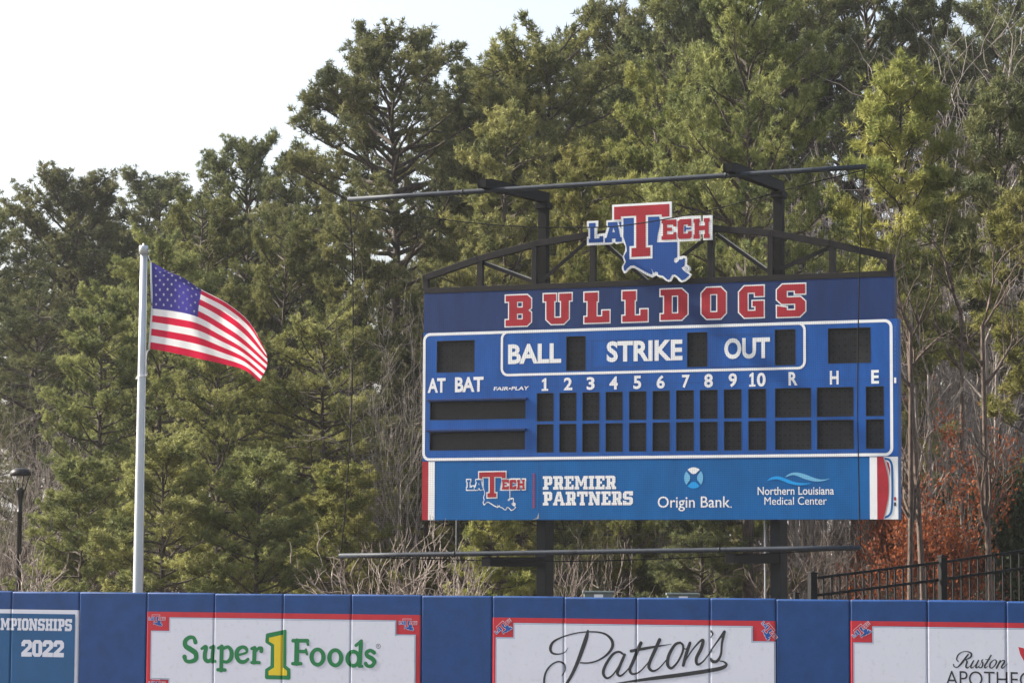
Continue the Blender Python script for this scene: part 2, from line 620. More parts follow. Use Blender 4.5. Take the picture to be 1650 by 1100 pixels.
# block letters with slab serifs, ten units tall
SLAB = {
    'A': (10, [[(0, 0), (3.8, 0), (3.8, 1.8), (3.3, 1.8), (3.55, 2.8), (6.45, 2.8), (6.7, 1.8), (6.2, 1.8), (6.2, 0), (10, 0), (10, 1.8), (9.2, 1.8), (6.6, 10), (3.4, 10), (.8, 1.8), (0, 1.8)], [(4.1, 4.5), (5.9, 4.5), (5, 7.6)]]),
    'B': (8, [[(0, 0), (6.8, 0), (8, 1.2), (8, 4.3), (7.1, 5), (8, 5.7), (8, 8.8), (6.8, 10), (0, 10), (0, 8), (1.1, 8), (1.1, 2), (0, 2)], [(3.6, 2.1), (5.4, 2.1), (5.4, 4), (3.6, 4)], [(3.6, 6), (5.4, 6), (5.4, 7.9), (3.6, 7.9)]]),
    'C': (8.2, [[(1.8, 0), (6.4, 0), (8.2, 1.6), (8.2, 3.6), (5.3, 3.6), (5.3, 2), (2.9, 2), (2.9, 8), (5.3, 8), (5.3, 6.4), (8.2, 6.4), (8.2, 10), (1.8, 10), (0, 8.2), (0, 1.8)]]),
    'D': (8.4, [[(0, 0), (6.6, 0), (8.4, 1.8), (8.4, 8.2), (6.6, 10), (0, 10), (0, 8), (1.1, 8), (1.1, 2), (0, 2)], [(3.5, 2.1), (5.5, 2.1), (5.5, 7.9), (3.5, 7.9)]]),
    'E': (7.8, [[(0, 0), (7.8, 0), (7.8, 3.4), (5.9, 3.4), (5.9, 2), (4, 2), (4, 4.1), (5.6, 4.1), (5.6, 5.9), (4, 5.9), (4, 8), (5.9, 8), (5.9, 6.6), (7.8, 6.6), (7.8, 10), (0, 10), (0, 8), (1.2, 8), (1.2, 2), (0, 2)]]),
    'G': (8.4, [[(1.8, 0), (8.4, 0), (8.4, 5.2), (4.6, 5.2), (4.6, 3.5), (5.6, 3.5), (5.6, 2.1), (2.9, 2.1), (2.9, 7.9), (5.4, 7.9), (5.4, 6.7), (8.4, 6.7), (8.4, 10), (1.8, 10), (0, 8.2), (0, 1.8)]]),
    'H': (9, [[(0, 0), (4.2, 0), (4.2, 2), (3.5, 2), (3.5, 4.1), (5.5, 4.1), (5.5, 2), (4.8, 2), (4.8, 0), (9, 0), (9, 2), (8, 2), (8, 8), (9, 8), (9, 10), (4.8, 10), (4.8, 8), (5.5, 8), (5.5, 6), (3.5, 6), (3.5, 8), (4.2, 8), (4.2, 10), (0, 10), (0, 8), (1, 8), (1, 2), (0, 2)]]),
    'I': (4.8, [[(0, 0), (4.8, 0), (4.8, 2), (3.8, 2), (3.8, 8), (4.8, 8), (4.8, 10), (0, 10), (0, 8), (1, 8), (1, 2), (0, 2)]]),
    'L': (8, [[(0, 0), (8, 0), (8, 3.9), (5.7, 3.9), (5.7, 2), (3.9, 2), (3.9, 7), (4.3, 7), (4.3, 10), (0, 10), (0, 7.2), (1, 7.2), (1, 2), (0, 2)]]),
    'M': (11, [[(0, 0), (3.8, 0), (3.8, 2), (3.2, 2), (3.2, 6.2), (4.8, 2.4), (6.2, 2.4), (7.8, 6.2), (7.8, 2), (7.2, 2), (7.2, 0), (11, 0), (11, 2), (10.2, 2), (10.2, 8), (11, 8), (11, 10), (7.6, 10), (5.5, 5.2), (3.4, 10), (0, 10), (0, 8), (.8, 8), (.8, 2), (0, 2)]]),
    'N': (10, [[(0, 0), (4, 0), (4, 2), (3.2, 2), (3.2, 6), (6.4, 0), (9.2, 0), (9.2, 8), (10, 8), (10, 10), (6, 10), (6, 8), (6.8, 8), (6.8, 4.4), (3.6, 10), (0, 10), (0, 8), (.8, 8), (.8, 2), (0, 2)]]),
    'O': (8.2, [[(1.7, 0), (6.5, 0), (8.2, 1.7), (8.2, 8.3), (6.5, 10), (1.7, 10), (0, 8.3), (0, 1.7)], [(2.9, 2.1), (5.3, 2.1), (5.3, 7.9), (2.9, 7.9)]]),
    'P': (8, [[(0, 0), (4.8, 0), (4.8, 2), (4, 2), (4, 3.4), (6.8, 3.4), (8, 4.6), (8, 8.8), (6.8, 10), (0, 10), (0, 8), (1.2, 8), (1.2, 2), (0, 2)], [(4, 5.3), (5.3, 5.3), (5.3, 8.1), (4, 8.1)]]),
    'R': (8.8, [[(0, 0), (4.6, 0), (4.6, 2), (4, 2), (4, 3.6), (4.6, 3.6), (5.6, 0), (8.8, 0), (8.8, 2), (8, 2), (7.4, 4), (8.2, 4.8), (8.2, 8.8), (7, 10), (0, 10), (0, 8), (1.2, 8), (1.2, 2), (0, 2)], [(4, 5.5), (5.4, 5.5), (5.4, 8.1), (4, 8.1)]]),
    'S': (8.3, [[(0, 0), (6.7, 0), (8.3, 1.6), (8.3, 4.6), (6.9, 6), (2.9, 6), (2.9, 8), (5.3, 8), (5.3, 7), (8.3, 7), (8.3, 10), (1.6, 10), (0, 8.4), (0, 5.4), (1.4, 4), (5.4, 4), (5.4, 2), (2.9, 2), (2.9, 2.9), (0, 3.4)]]),
    'T': (9, [[(2.4, 0), (6.6, 0), (6.6, 2), (5.8, 2), (5.8, 8), (7, 8), (7, 6.4), (9, 6.4), (9, 10), (0, 10), (0, 6.4), (2, 6.4), (2, 8), (3.2, 8), (3.2, 2), (2.4, 2)]]),
    'U': (9, [[(0, 10), (0, 7.6), (.9, 7.6), (.9, 1.6), (2.5, 0), (6.5, 0), (8.1, 1.6), (8.1, 7.6), (9, 7.6), (9, 10), (5, 10), (5, 7.6), (5.6, 7.6), (5.6, 2.1), (3.4, 2.1), (3.4, 7.6), (4, 7.6), (4, 10)]]),
    '0': (7.6, [[(1.7, 0), (5.9, 0), (7.6, 1.7), (7.6, 8.3), (5.9, 10), (1.7, 10), (0, 8.3), (0, 1.7)], [(2.8, 2.1), (4.8, 2.1), (4.8, 7.9), (2.8, 7.9)]]),
    '2': (8, [[(0, 0), (8, 0), (8, 2.6), (4.2, 2.6), (8, 5.6), (8, 8.4), (6.4, 10), (1.6, 10), (0, 8.4), (0, 6.2), (2.8, 6.2), (2.8, 7.7), (5.1, 7.7), (5.1, 6.3), (0, 2.3)]]),
}


def slab_word(word, p0, p1, gap=0.9):
    """list of letters, each a list of loops in the box p0 (bottom left) .. p1 (top right)"""
    tot = sum(SLAB[c][0] for c in word) + gap * (len(word) - 1)
    sx = (p1[0] - p0[0]) / tot
    sy = (p1[1] - p0[1]) / 10
    x = 0
    out = []
    for c in word:
        wd, loops = SLAB[c]
        out.append([[(p0[0] + (x + a) * sx, p0[1] + b * sy) for a, b in L] for L in loops])
        x += wd + gap
    return out


# ------------------------------------------------------------------ the ground
def sheet(name, mats, x0, x1, y0, y1, z, n=1):
    b = bmesh.new()
    bmesh.ops.create_grid(b, x_segments=n, y_segments=n, size=0.5)
    for v in b.verts:
        v.co = Vector((x0 + (v.co.x + .5) * (x1 - x0), y0 + (v.co.y + .5) * (y1 - y0), z))
    me = bpy.data.meshes.new(name)
    b.to_mesh(me)
    b.free()
    me.materials.append(mats)
    return link(name, me)


tag(sheet('ground', simple('forest_floor', (0.085, 0.062, 0.042), 0.95, var=0.5, scale=0.8, bump=0.5, bscale=4), -1200, 1200, -200, 2000, 0.0), kind='structure')
tag(sheet('outfield_grass', simple('mown_grass', (0.055, 0.10, 0.025), 0.9, var=0.3, scale=1.2, bump=0.4, bscale=30), -60, 60, 8, 36, 0.006), kind='structure')

# ------------------------------------------------------------------ outfield wall
WA = math.atan2(49.7 - 43.0, 825 / F * (49.7 + 43.0))
WF = Frame((-825 / F * 49.7 + 825 / F * 43.0) / 2, (49.7 + 43.0) / 2, -WA)
tops = [WF(x, y)[1] for x, y in ((2, 950.3), (236, 953), (566, 958), (910, 962.5), (1250, 965.5), (1620, 966.5))]
WALL_TOP = sum(tops) / len(tops)
wall = empty('outfield_wall', WF.o, WF.yaw)
tag(wall, 'long blue padded outfield wall carrying printed sponsor banners, in front of scoreboard and flagpole', 'wall')
seam_px = [-312, -202, -92, 19, 128, 236.7, 345.6, 456, 566, 679.2, 793.3, 908.8, 1025.6, 1143.8, 1250, 1369.3, 1493.6, 1620.8, 1748, 1876, 2004]
SEAM = [WF(x, 957)[0] for x in seam_px]
PR = 0.032
PY = 0.09           # pad thickness; front face at y = 0


def groove(b):
    x0 = min(v.co.x for v in b.verts)
    x1 = max(v.co.x for v in b.verts)
    for sx in SEAM:
        if sx < x0 - 0.05 or sx > x1 + 0.05: continue
        for k in (-1, -.55, -.25, -.08, 0, .08, .25, .55, 1):
            bmesh.ops.bisect_plane(b, geom=b.verts[:] + b.edges[:] + b.faces[:], plane_co=(sx + k * PR, 0, 0), plane_no=(1, 0, 0), dist=1e-6)
    for v in b.verts:
        q = min(abs(v.co.x - sx) for sx in SEAM)
        if q < PR:
            v.co.y += min(PR - math.sqrt(max(PR * PR - (PR - q) ** 2, 0)), PR * 0.86)


for i in range(len(SEAM) - 1):
    x0, x1 = SEAM[i], SEAM[i + 1]
    b = bmesh.new()
    r = bmesh.ops.create_cube(b, size=1.0)
    for v in b.verts:
        v.co = Vector((x0 + .002 + (v.co.x + .5) * (x1 - x0 - .004), (v.co.y + .5) * PY, 0.04 + (v.co.z + .5) * (WALL_TOP - .04)))
    sag = (((i * 37) % 11) - 5) * .0011
    for v in b.verts:
        if v.co.z > 1: v.co.z += sag + (.002 if (i * 53) % 3 == 0 else 0) * (1 if v.co.x > (x0 + x1) / 2 else -1)
    es = [e for e in b.edges if all(vv.co.y < 0.01 for vv in e.verts) or (abs(e.verts[0].co.z - e.verts[1].co.z) < .01 and e.verts[0].co.z > 1)]
    bmesh.ops.bevel(b, geom=es, offset=PR, segments=4, affect='EDGES', profile=0.5)
    for f in b.faces: f.smooth = True
    bmesh.ops.recalc_face_normals(b, faces=b.faces[:])
    me = bpy.data.meshes.new('wall_pad')
    b.to_mesh(me)
    b.free()
    me.materials.append(M['pad'])
    o = link('wall_pad', me, wall)
    # keep broad faces flat
    for p in me.polygons:
        p.use_smooth = p.area < 0.2
MB().box(SEAM[0], SEAM[-1], PY + .003, PY + .06, 0, WALL_TOP - .05).build('backing_board', M['plywood'], wall)

# ------------------------------------------------------------------ scoreboard frame
BA = math.atan(10400 / F)
BYAW = -(math.pi / 2 - BA)
BF = Frame(238 / F * 58.5, 58.5, BYAW)
board = empty('scoreboard', BF.o, BF.yaw)
tag(board, 'large blue baseball scoreboard on two steel posts with dark digit windows and an arched truss', 'scoreboard')


def B(x, y): return BF(x, y)


# traced emblem: letters over the outline of a state, in picture coordinates, then flattened on the board's plane
Z6 = lambda L: [BF(x / 6.875 + 930, y / 6.875 + 310) for x, y in L]
LG_SIL = Z6([(398,142),(1055,105),(1055,280),(1120,287),(1132,272),(1375,260),(1380,325),(1402,322),(1402,260),(1506,255),(1506,527),(1405,534),(1402,465),(1378,466),(1374,536),(1142,548),(1142,712),(1190,703),(1217,712),(1226,740),(1222,800),(1262,828),(1267,860),(1245,885),(1278,912),(1255,950),(1210,985),(1165,1000),(1138,985),(1108,945),(1078,932),(1052,985),(1020,993),(985,976),(955,948),(905,936),(885,922),(842,946),(770,915),(700,872),(640,840),(610,840),(580,862),(550,895),(530,900),(505,852),(505,822),(532,780),(520,742),(512,715),(540,650),(543,600),(522,560),(440,575),(418,555),(390,578),(118,592),(118,498),(134,488),(132,412),(118,404),(118,322),(240,316),(240,392),(228,400),(228,468),(265,460),(322,455),(345,372),(333,368),(333,314),(398,308)])
LG_STATE = Z6([(522,290),(917,268),(930,320),(925,380),(905,460),(893,556),(1118,550),(1118,720),(1085,735),(1082,770),(1105,785),(1130,765),(1140,745),(1170,745),(1195,728),(1205,740),(1200,815),(1165,840),(1190,870),(1255,915),(1210,960),(1170,978),(1130,940),(1095,912),(1060,915),(1035,965),(1010,970),(960,925),(905,915),(905,890),(880,880),(860,895),(830,845),(845,885),(840,915),(780,890),(700,845),(640,812),(600,815),(570,840),(545,870),(530,870),(525,820),(550,770),(535,730),(530,710),(560,650),(553,590),(520,490),(522,440)])
LG_TW = Z6([(398,142),(1055,105),(1055,282),(945,292),(942,270),(795,275),(795,590),(845,588),(845,735),(590,745),(590,600),(640,596),(640,285),(520,290),(520,310),(398,312)])
LG_TR = Z6([(420,165),(1032,132),(1032,270),(948,276),(945,248),(770,256),(770,615),(820,612),(820,706),(612,720),(612,622),(665,618),(665,262),(495,270),(495,302),(420,306)])
LG_L = Z6([(140,345),(215,340),(215,385),(200,390),(200,515),(255,512),(258,490),(300,485),(300,555),(140,562),(140,520),(155,515),(155,392),(140,388)])
LG_A = [Z6([(350,335),(455,330),(490,500),(505,500),(505,548),(435,552),(435,515),(395,517),(395,555),(318,558),(318,510),(335,505),(370,385),(350,380)]), Z6([(412,395),(398,445),(428,444)])]
LG_A2 = Z6([(468,330),(498,328),(496,410)])
LG_E = Z6([(945,310),(1110,302),(1110,380),(1080,382),(1070,360),(1005,362),(1005,395),(1060,392),(1060,430),(1005,432),(1005,470),(1075,466),(1078,445),(1110,443),(1110,522),(945,530),(945,490),(960,488),(960,350),(945,350)])
LG_C = Z6([(1150,302),(1275,295),(1275,375),(1240,378),(1235,358),(1190,362),(1185,460),(1235,458),(1240,435),(1280,432),(1278,495),(1260,515),(1140,520),(1125,500),(1125,325)])
LG_C2 = Z6([(1196,376),(1216,374),(1216,395),(1275,392),(1275,412),(1216,416),(1216,440),(1196,442)])
LG_H = Z6([(1298,298),(1368,293),(1368,335),(1360,337),(1360,375),(1425,370),(1425,335),(1412,333),(1412,290),(1478,286),(1478,328),(1466,330),(1466,462),(1478,464),(1478,508),(1412,512),(1412,465),(1425,463),(1425,420),(1360,425),(1360,468),(1368,470),(1368,515),(1298,519),(1298,472),(1310,470),(1310,342),(1298,340)])
_xs = [p[0] for p in LG_SIL]
_zs = [p[1] for p in LG_SIL]
LGC = ((min(_xs) + max(_xs)) / 2, (min(_zs) + max(_zs)) / 2)
LGW = max(_xs) - min(_xs)


def emblem(pr, centre, width, rot=0.0, d=0.004, st=0.004, blue='logo_blue', white='white', red='red', sil=True):
    k = width / LGW
    c, s_ = math.cos(rot), math.sin(rot)

    def tf(L):
        return [(centre[0] + k * (c * (x - LGC[0]) - s_ * (z - LGC[1])), centre[1] + k * (s_ * (x - LGC[0]) + c * (z - LGC[1]))) for x, z in L]
    if sil: pr.poly(tf(LG_SIL), d, white)
    pr.poly(tf(LG_STATE), d + st, blue)
    pr.poly(tf(LG_TW), d + 2 * st, white)
    pr.poly(tf(LG_TR), d + 3 * st, red)
    pr.poly(tf(LG_L), d + st, blue)
    pr.poly([tf(L) for L in LG_A], d + st, blue)
    pr.poly(tf(LG_A2), d + st, blue)
    pr.poly(tf(LG_E), d + 2 * st, red)
    pr.poly(tf(LG_C), d + 2 * st, red)
    pr.poly(tf(LG_C2), d + 3 * st, blue)
    pr.poly(tf(LG_H), d + 2 * st, red)
    return pr


# ------------------------------------------------------------------ banners on the wall
def notched(x0, z0, x1, z1, cw, ch, strip, band, right=True):
    """white field inside a frame with square corner blocks"""
    a, b_ = x0 + strip, x1 - (strip if right else 0)
    t, bo = z1 - band, z0 + band
    ct, cb = z1 - ch, z0 + ch
    return [(x0 + cw, t), (x0 + cw, ct), (a, ct), (a, cb), (x0 + cw, cb), (x0 + cw, bo), (x1 - cw, bo), (x1 - cw, cb), (b_, cb), (b_, ct), (x1 - cw, ct), (x1 - cw, t)]


def sponsor_banner(label, x0, z0, x1, z1, cw, ch, strip, band, right=True, logos=(), label2=None):
    pr = Print()
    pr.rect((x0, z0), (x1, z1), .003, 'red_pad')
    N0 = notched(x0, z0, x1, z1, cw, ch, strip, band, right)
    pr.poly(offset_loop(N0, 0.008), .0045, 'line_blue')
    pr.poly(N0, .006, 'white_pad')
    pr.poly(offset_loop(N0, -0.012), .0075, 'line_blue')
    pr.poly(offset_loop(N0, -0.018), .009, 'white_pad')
    o = pr.build('banner', wall, groove)
    o['label'] = label
    for (cx, cz, wd, rot) in logos:
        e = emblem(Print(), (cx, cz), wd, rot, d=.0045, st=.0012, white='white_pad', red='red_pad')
        e.build('emblem', o, groove)
    return o


W = WF
wy = lambda px, py: W(px, py)[1]
# left banner: white framed navy field
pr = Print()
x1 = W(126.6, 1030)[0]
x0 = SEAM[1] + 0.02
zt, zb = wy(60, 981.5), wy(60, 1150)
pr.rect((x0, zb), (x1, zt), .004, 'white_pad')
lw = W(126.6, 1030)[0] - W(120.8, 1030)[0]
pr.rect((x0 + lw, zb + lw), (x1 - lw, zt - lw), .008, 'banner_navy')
ban1 = pr.build('banner', wall, groove)
ban1['label'] = 'navy banner with white frame and white block lettering'
pr = Print()
rx = W(116.3, 1010)[0]
cwid = (W(116.3, 1010)[0] - W(0, 1010)[0]) / 10.3
for let in slab_word('CHAMPIONSHIPS', (rx - 13.6 * cwid, wy(60, 1015.2)), (rx, wy(60, 995.8)), 0.55):
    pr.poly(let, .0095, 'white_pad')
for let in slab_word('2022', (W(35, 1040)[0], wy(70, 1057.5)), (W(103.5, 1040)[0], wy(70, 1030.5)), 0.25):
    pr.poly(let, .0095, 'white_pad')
pr.build('lettering', ban1, groove)

# grocery banner
x0, x1 = W(237.2, 1000)[0], W(677.6, 1000)[0]
zt = (wy(240, 983.6) + wy(676, 991.2)) / 2
ch = wy(240, 983.6) - wy(240, 1014.5)
zb = zt - 1.52
cw = W(273.5, 1000)[0] - x0
lg = lambda px, py, w_, r_=0: (*W(px, py), w_, r_)
LW = W(267, 1000)[0] - W(239.5, 1000)[0]
ban2 = sponsor_banner('white banner in a red frame with green grocery lettering around a yellow numeral', x0, zb, x1, zt, cw, ch, .085, .10, True,
                      [lg(253, 999, LW), lg(657.5, 1006, LW), lg(253, 1103, LW), lg(657.5, 1110, LW)])
pr = Print()
SF = lambda L: [W(x / 4.714 + 280, y / 4.714 + 1000) for x, y in L]
K = (W(620, 1050)[0] - W(280, 1050)[0]) / (340 * 4.714)
dep = [0.0102]


def st(P, wd, mat='green', smooth=True, closed=False, tr=SF, k=None, n=8):
    k = K if k is None else k
    wl = [q * k for q in wd] if hasattr(wd, '__len__') else wd * k
    pr.stroke(tr(P), wl, dep[0], mat, n=n, smooth=smooth, closed=closed)
    dep[0] += 0.00015


st([(166,158),(152,126),(120,124),(90,150),(92,188),(130,214),(168,244),(168,288),(130,306),(95,300),(84,272)], [34,26,28,34,36,38,38,34,28,26,36])
st([(214,208),(246,196),(238,250),(240,286),(262,304),(292,288)], [20,30,32,32,28,24]); st([(303,194),(297,250),(294,305)], [30,30,30]); st([(280,200),(306,190)], 20); st([(296,304),(316,304)], 22)
st([(366,192),(364,280),(362,372)], 31); st([(336,368),(392,370)], 24, smooth=False); st([(340,204),(368,190)], 22); st([(376,208),(416,196),(440,230),(436,282),(408,308),(376,306)], [22,24,32,32,24,22])
st([(488,258),(552,238),(552,208),(522,196),(488,218),(480,262),(500,302),(538,308),(566,288)], [16,18,26,24,32,34,30,26,22])
st([(616,204),(612,312)], 31, smooth=False); st([(594,314),(652,314)], 22, smooth=False); st([(594,208),(618,200)], 22); st([(624,230),(646,206),(668,206),(667,226)], [18,22,26,30])
st([(938,150),(934,318)], 37, smooth=False); st([(908,148),(1018,148)], 26, smooth=False); st([(1014,148),(1022,178)], 20); st([(940,230),(1004,230)], 24, smooth=False); st([(1006,216),(1014,250)], 18); st([(905,322),(968,322)], 24, smooth=False)
for cx, cy in ((1094, 272), (1229, 277)):
    st([(cx + 45 * math.cos(a), cy + 58 * math.sin(a)) for a in [k * math.pi / 6 for k in range(12)]], [33, 30, 27, 26, 27, 30] * 2, closed=True, n=4)
st([(1366 + 44 * math.cos(a), 284 + 54 * math.sin(a)) for a in [k * math.pi / 6 for k in range(12)]], [33, 30, 26, 25, 26, 30] * 2, closed=True, n=4)
st([(1424,156),(1414,338)], 30, smooth=False); st([(1386,184),(1428,150)], 22); st([(1410,340),(1432,342)], 20)
st([(1524,238),(1496,222),(1468,238),(1474,264),(1508,284),(1526,308),(1508,338),(1476,340),(1460,322)], [28,24,28,30,32,30,26,24,28])
pr.poly(SF([(702,98),(712,92),(850,64),(858,70),(856,338),(888,362),(889,432),(880,444),(704,440),(694,430),(696,364),(736,338),(740,190),(700,164),(697,150)]), .0105, 'green')
pr.poly(SF([(726,126),(832,102),(830,350),(862,376),(862,412),(722,410),(722,378),(765,350),(765,178),(726,154)]), .0118, 'yellow')
st([(1556 + 16 * math.cos(a), 190 + 17 * math.sin(a)) for a in [k * math.pi / 6 for k in range(12)]], 3.2, 'ink', closed=True, n=4)
pr.text('R', W(1550 / 4.714 + 280, 199 / 4.714 + 1000), W(1563 / 4.714 + 280, 181 / 4.714 + 1000), .0105, 'ink', 0.0)
pr.build('lettering', ban2, groove)

# script banner
x0, x1 = W(793.8, 1000)[0], W(1249.6, 1000)[0]
zt = (wy(796, 994.0) + wy(1248, 1000)) / 2
ch = wy(800, 994) - wy(800, 1026)
cw = W(828, 1000)[0] - x0
ban3 = sponsor_banner('white banner in a red frame with grey flowing script lettering', x0, zt - 1.50, x1, zt, cw, ch, .062, .09, False,
                      [lg(812.5, 1011, LW * 1.05, R(40)), lg(1237.5, 1017, LW * 1.05, R(-48)), lg(812.5, 1108, LW * 1.05, R(40)), lg(1237.5, 1114, LW * 1.05, R(-48))])
pr = Print()
PA = lambda L: [W(x / 5 + 870, y / 5 + 1000) for x, y in L]
K3 = (W(1200, 1050)[0] - W(870, 1050)[0]) / (330 * 5)
dep = [0.0102]


def sp(P, wd, **kw): st(P, wd, 'ink', tr=PA, k=K3, **kw)


sp([(388,78),(376,130),(345,222),(303,335),(262,425),(215,505),(170,560)], [18,32,34,30,26,22,14])
sp([(228,212),(205,248),(150,265),(100,255),(86,215),(112,165),(190,125),(300,95),(420,85),(520,100),(578,150),(584,210),(540,270),(470,315),(400,335),(328,335)], [4,7,11,18,24,18,11,10,11,15,23,24,18,13,12,11])
sp([(178,440),(203,392),(195,345),(150,325),(90,355),(46,420),(36,505),(60,570)], [6,12,15,12,13,16,18,16])
sp([(668,262),(636,246),(588,268),(532,350),(512,418),(540,458),(590,430),(648,345),(684,272)], [18,16,20,24,24,17,13,12,20])
sp([(684,270),(642,370),(626,418),(650,440),(700,400),(748,335)], [22,25,24,17,11,9])
sp([(815,176),(790,230),(750,330),(726,388),(745,424),(800,410),(860,350),(905,285)], [28,28,26,25,18,12,10,8])
sp([(736,240),(890,212),(1060,185)], [24,20,3])
sp([(966,150),(930,230),(890,320),(880,372),(910,400),(960,380),(1022,310)], [28,28,26,25,18,12,9])
sp([(1132,172),(1090,190),(1042,270),(1030,346),(1060,378),(1110,330),(1150,250),(1154,195),(1132,172)], [18,22,26,26,20,16,18,18,16])
sp([(1150,200),(1175,225),(1205,190)], [8,8,8])
sp([(1210,176),(1182,260),(1156,355)], [24,26,24]); sp([(1160,340),(1225,238),(1288,165),(1316,156),(1300,220),(1262,300),(1272,348),(1320,320),(1385,235)], [10,11,16,24,27,26,20,12,9])
sp([(1376,132),(1394,104),(1380,80)], [6,12,16])
sp([(1488,86),(1440,150),(1368,250)], [24,14,9]); sp([(1486,88),(1468,180),(1460,265),(1432,318),(1396,325),(1378,305)], [24,18,18,22,24,20])
sp([(470,528),(640,498),(900,462),(1150,430),(1380,395),(1475,373),(1504,348),(1482,326),(1450,320)], [4,10,26,30,30,28,20,12,8])
pr.build('lettering', ban3, groove)

# pharmacy banner
x0, x1 = W(1369.9, 1000)[0], SEAM[-2] - .01
zt = wy(1450, 1000.5)
ch = wy(1375, 999.6) - wy(1375, 1034.6)
cw = W(1406, 1000)[0] - x0
ban4 = sponsor_banner('white banner in a red frame with thin dark capitals under small script', x0, zt - 1.50, x1, zt, cw, ch, .055, .085, False,
                      [lg(1389.5, 1016.5, LW * 1.05, R(40))])
pr = Print()
RU = lambda L: [W(x / 11 + 1500, y / 11 + 1030) for x, y in L]
K4 = (W(1650, 1050)[0] - W(1500, 1050)[0]) / (150 * 11)
dep = [0.0102]


def su(P, wd, **kw): st(P, wd, 'ink', tr=RU, k=K4, **kw)


su([(665,255),(605,335),(540,420),(470,484),(415,472),(402,435)], [26,36,34,20,20,22])
su([(490,388),(458,340),(490,262),(560,215),(640,205),(714,240),(710,300),(640,345),(605,355)], [14,24,24,16,16,32,32,20,10])
su([(612,352),(642,385),(630,435),(624,480),(652,497),(700,455)], [14,30,32,30,22,8])
su([(758,370),(712,460),(718,495),(765,475),(838,375)], [26,32,26,12,8]); su([(845,365),(802,460),(808,495),(858,462)], [26,32,24,8])
su([(925,348),(902,372),(922,420),(908,478),(870,496),(852,480)], [14,22,30,26,18,20]); su([(858,470),(920,360)], 8)
su([(1068,276),(1000,390),(958,460),(966,496),(1015,465)], [26,32,32,24,8]); su([(970,350),(1050,350)], 12)
su([(1112,358),(1058,415),(1046,480),(1082,500),(1138,450),(1164,390),(1145,356),(1112,358)], [16,28,30,18,22,28,20,14])
su([(1232,370),(1166,498)], [28,34]); su([(1180,470),(1256,376),(1300,366),(1300,402),(1256,478),(1276,500),(1330,450),(1360,424)], [8,14,24,32,30,22,10,6])
pr.text('APOTHECARY', (W(1524, 1090)[0], wy(1580, 1105)), (W(1722, 1090)[0], wy(1580, 1080.6)), .0105, 'ink', -0.004)
pr.poly([W(x, y) for x, y in ((1641,1041.5),(1655,1044.5),(1672,1045),(1692,1041),(1689,1058),(1676,1077),(1662,1078),(1650,1064),(1644,1053))], .0105, 'red_pad')
pr.build('lettering', ban4, groove)

# ------------------------------------------------------------------ scoreboard: panels
uL, uR = (B(682.6, 500)[0] + B(682, 640)[0]) / 2, B(1446.5, 600)[0]
uRn = B(1439.8, 480)[0]
z_top = (B(683, 473.6)[1] + B(1439.5, 445)[1]) / 2
z_mid = (B(694, 536)[1] + B(1424, 514)[1]) / 2
z_low = (B(694, 742)[1] + B(1424, 736)[1]) / 2
z_bot = (B(680, 837.6)[1] + B(1446, 836.4)[1]) / 2
name_panel = MB().box(uL, uRn, 0.0, 0.26, z_mid + .003, z_top, .006).build('name_panel', M['navy'], board)
WIN = []
for (a, b_), (c, d_), n in (((703.8, 600.3), (765, 547.5), 2), ((912.4, 597.2), (944, 541), 1), ((1107.3, 591.4), (1140, 534.6), 1), ((1248.6, 588.7), (1281.8, 530), 1), ((1334.4, 585.8), (1403, 527), 2)):
    WIN.append(('digit_panel', B(a, b_), B(c, d_), n))
lin = lambda x, ya, yb: ya + (x - 878) * (yb - ya) / (1410 - 878)
for a, c, n in ((865.2, 892.3, 1), (901.5, 929, 1), (938.6, 966.2, 1), (976, 1003.6, 1), (1013.8, 1041.4, 1), (1051.6, 1079.4, 1), (1089.6, 1118.2, 1), (1127.9, 1156.5, 1), (1166.7, 1195, 1), (1205.9, 1234.5, 1), (1249, 1307.3, 2), (1316.5, 1375.6, 2), (1395.3, 1424.4, 1)):
    xm = (a + c) / 2
    for t0, t1, b0, b1 in ((633.0, 622.2, 678.4, 670.0), (683.0, 675.0, 728.6, 722.6)):
        WIN.append(('digit_panel', (B(a, 660)[0], B(xm, lin(xm, b0, b1))[1]), (B(c, 660)[0], B(xm, lin(xm, t0, t1))[1]), n))
for (a, b_), (c, d_), led in (((693, 676.2), (847, 643.2), 0), ((692.3, 725.4), (846.2, 691.6), 1)):
    p, q = B(a, b_), B(c, d_)
    p = (p[0], (B(a, b_)[1] + B(c, b_ - 1.6)[1]) / 2)
    WIN.append(('team_name_panel', p, (q[0], p[1] + .40), led))
RD = .058           # depth of the windows
mp = MB()
zl = z_low + .003
gx = sorted({round(v, 5) for v in [uL, uR] + [k_ for _, p, q, _n in WIN for k_ in (p[0], q[0])]})
gz = sorted({round(v, 5) for v in [zl, z_mid] + [k_ for _, p, q, _n in WIN for k_ in (p[1], q[1])]})
gvs = {}
for i in range(len(gx) - 1):
    for j in range(len(gz) - 1):
        cx, cz = (gx[i] + gx[i + 1]) / 2, (gz[j] + gz[j + 1]) / 2
        if any(p[0] < cx < q[0] and p[1] < cz < q[1] for _, p, q, _n in WIN): continue
        fv = []
        for ii, jj in ((i, j), (i + 1, j), (i + 1, j + 1), (i, j + 1)):
            if (ii, jj) not in gvs: gvs[(ii, jj)] = mp.b.verts.new((gx[ii], -.012, gz[jj]))
            fv.append(gvs[(ii, jj)])
        mp.b.faces.new(fv)
mp.box(uL, uL + .02, -.0119, .26, zl, z_mid).box(uR - .02, uR, -.0119, .26, zl, z_mid)
mp.box(uL + .02, uR - .02, -.0119, .26, zl, zl + .02).box(uL + .02, uR - .02, -.0119, .26, z_mid - .02, z_mid)
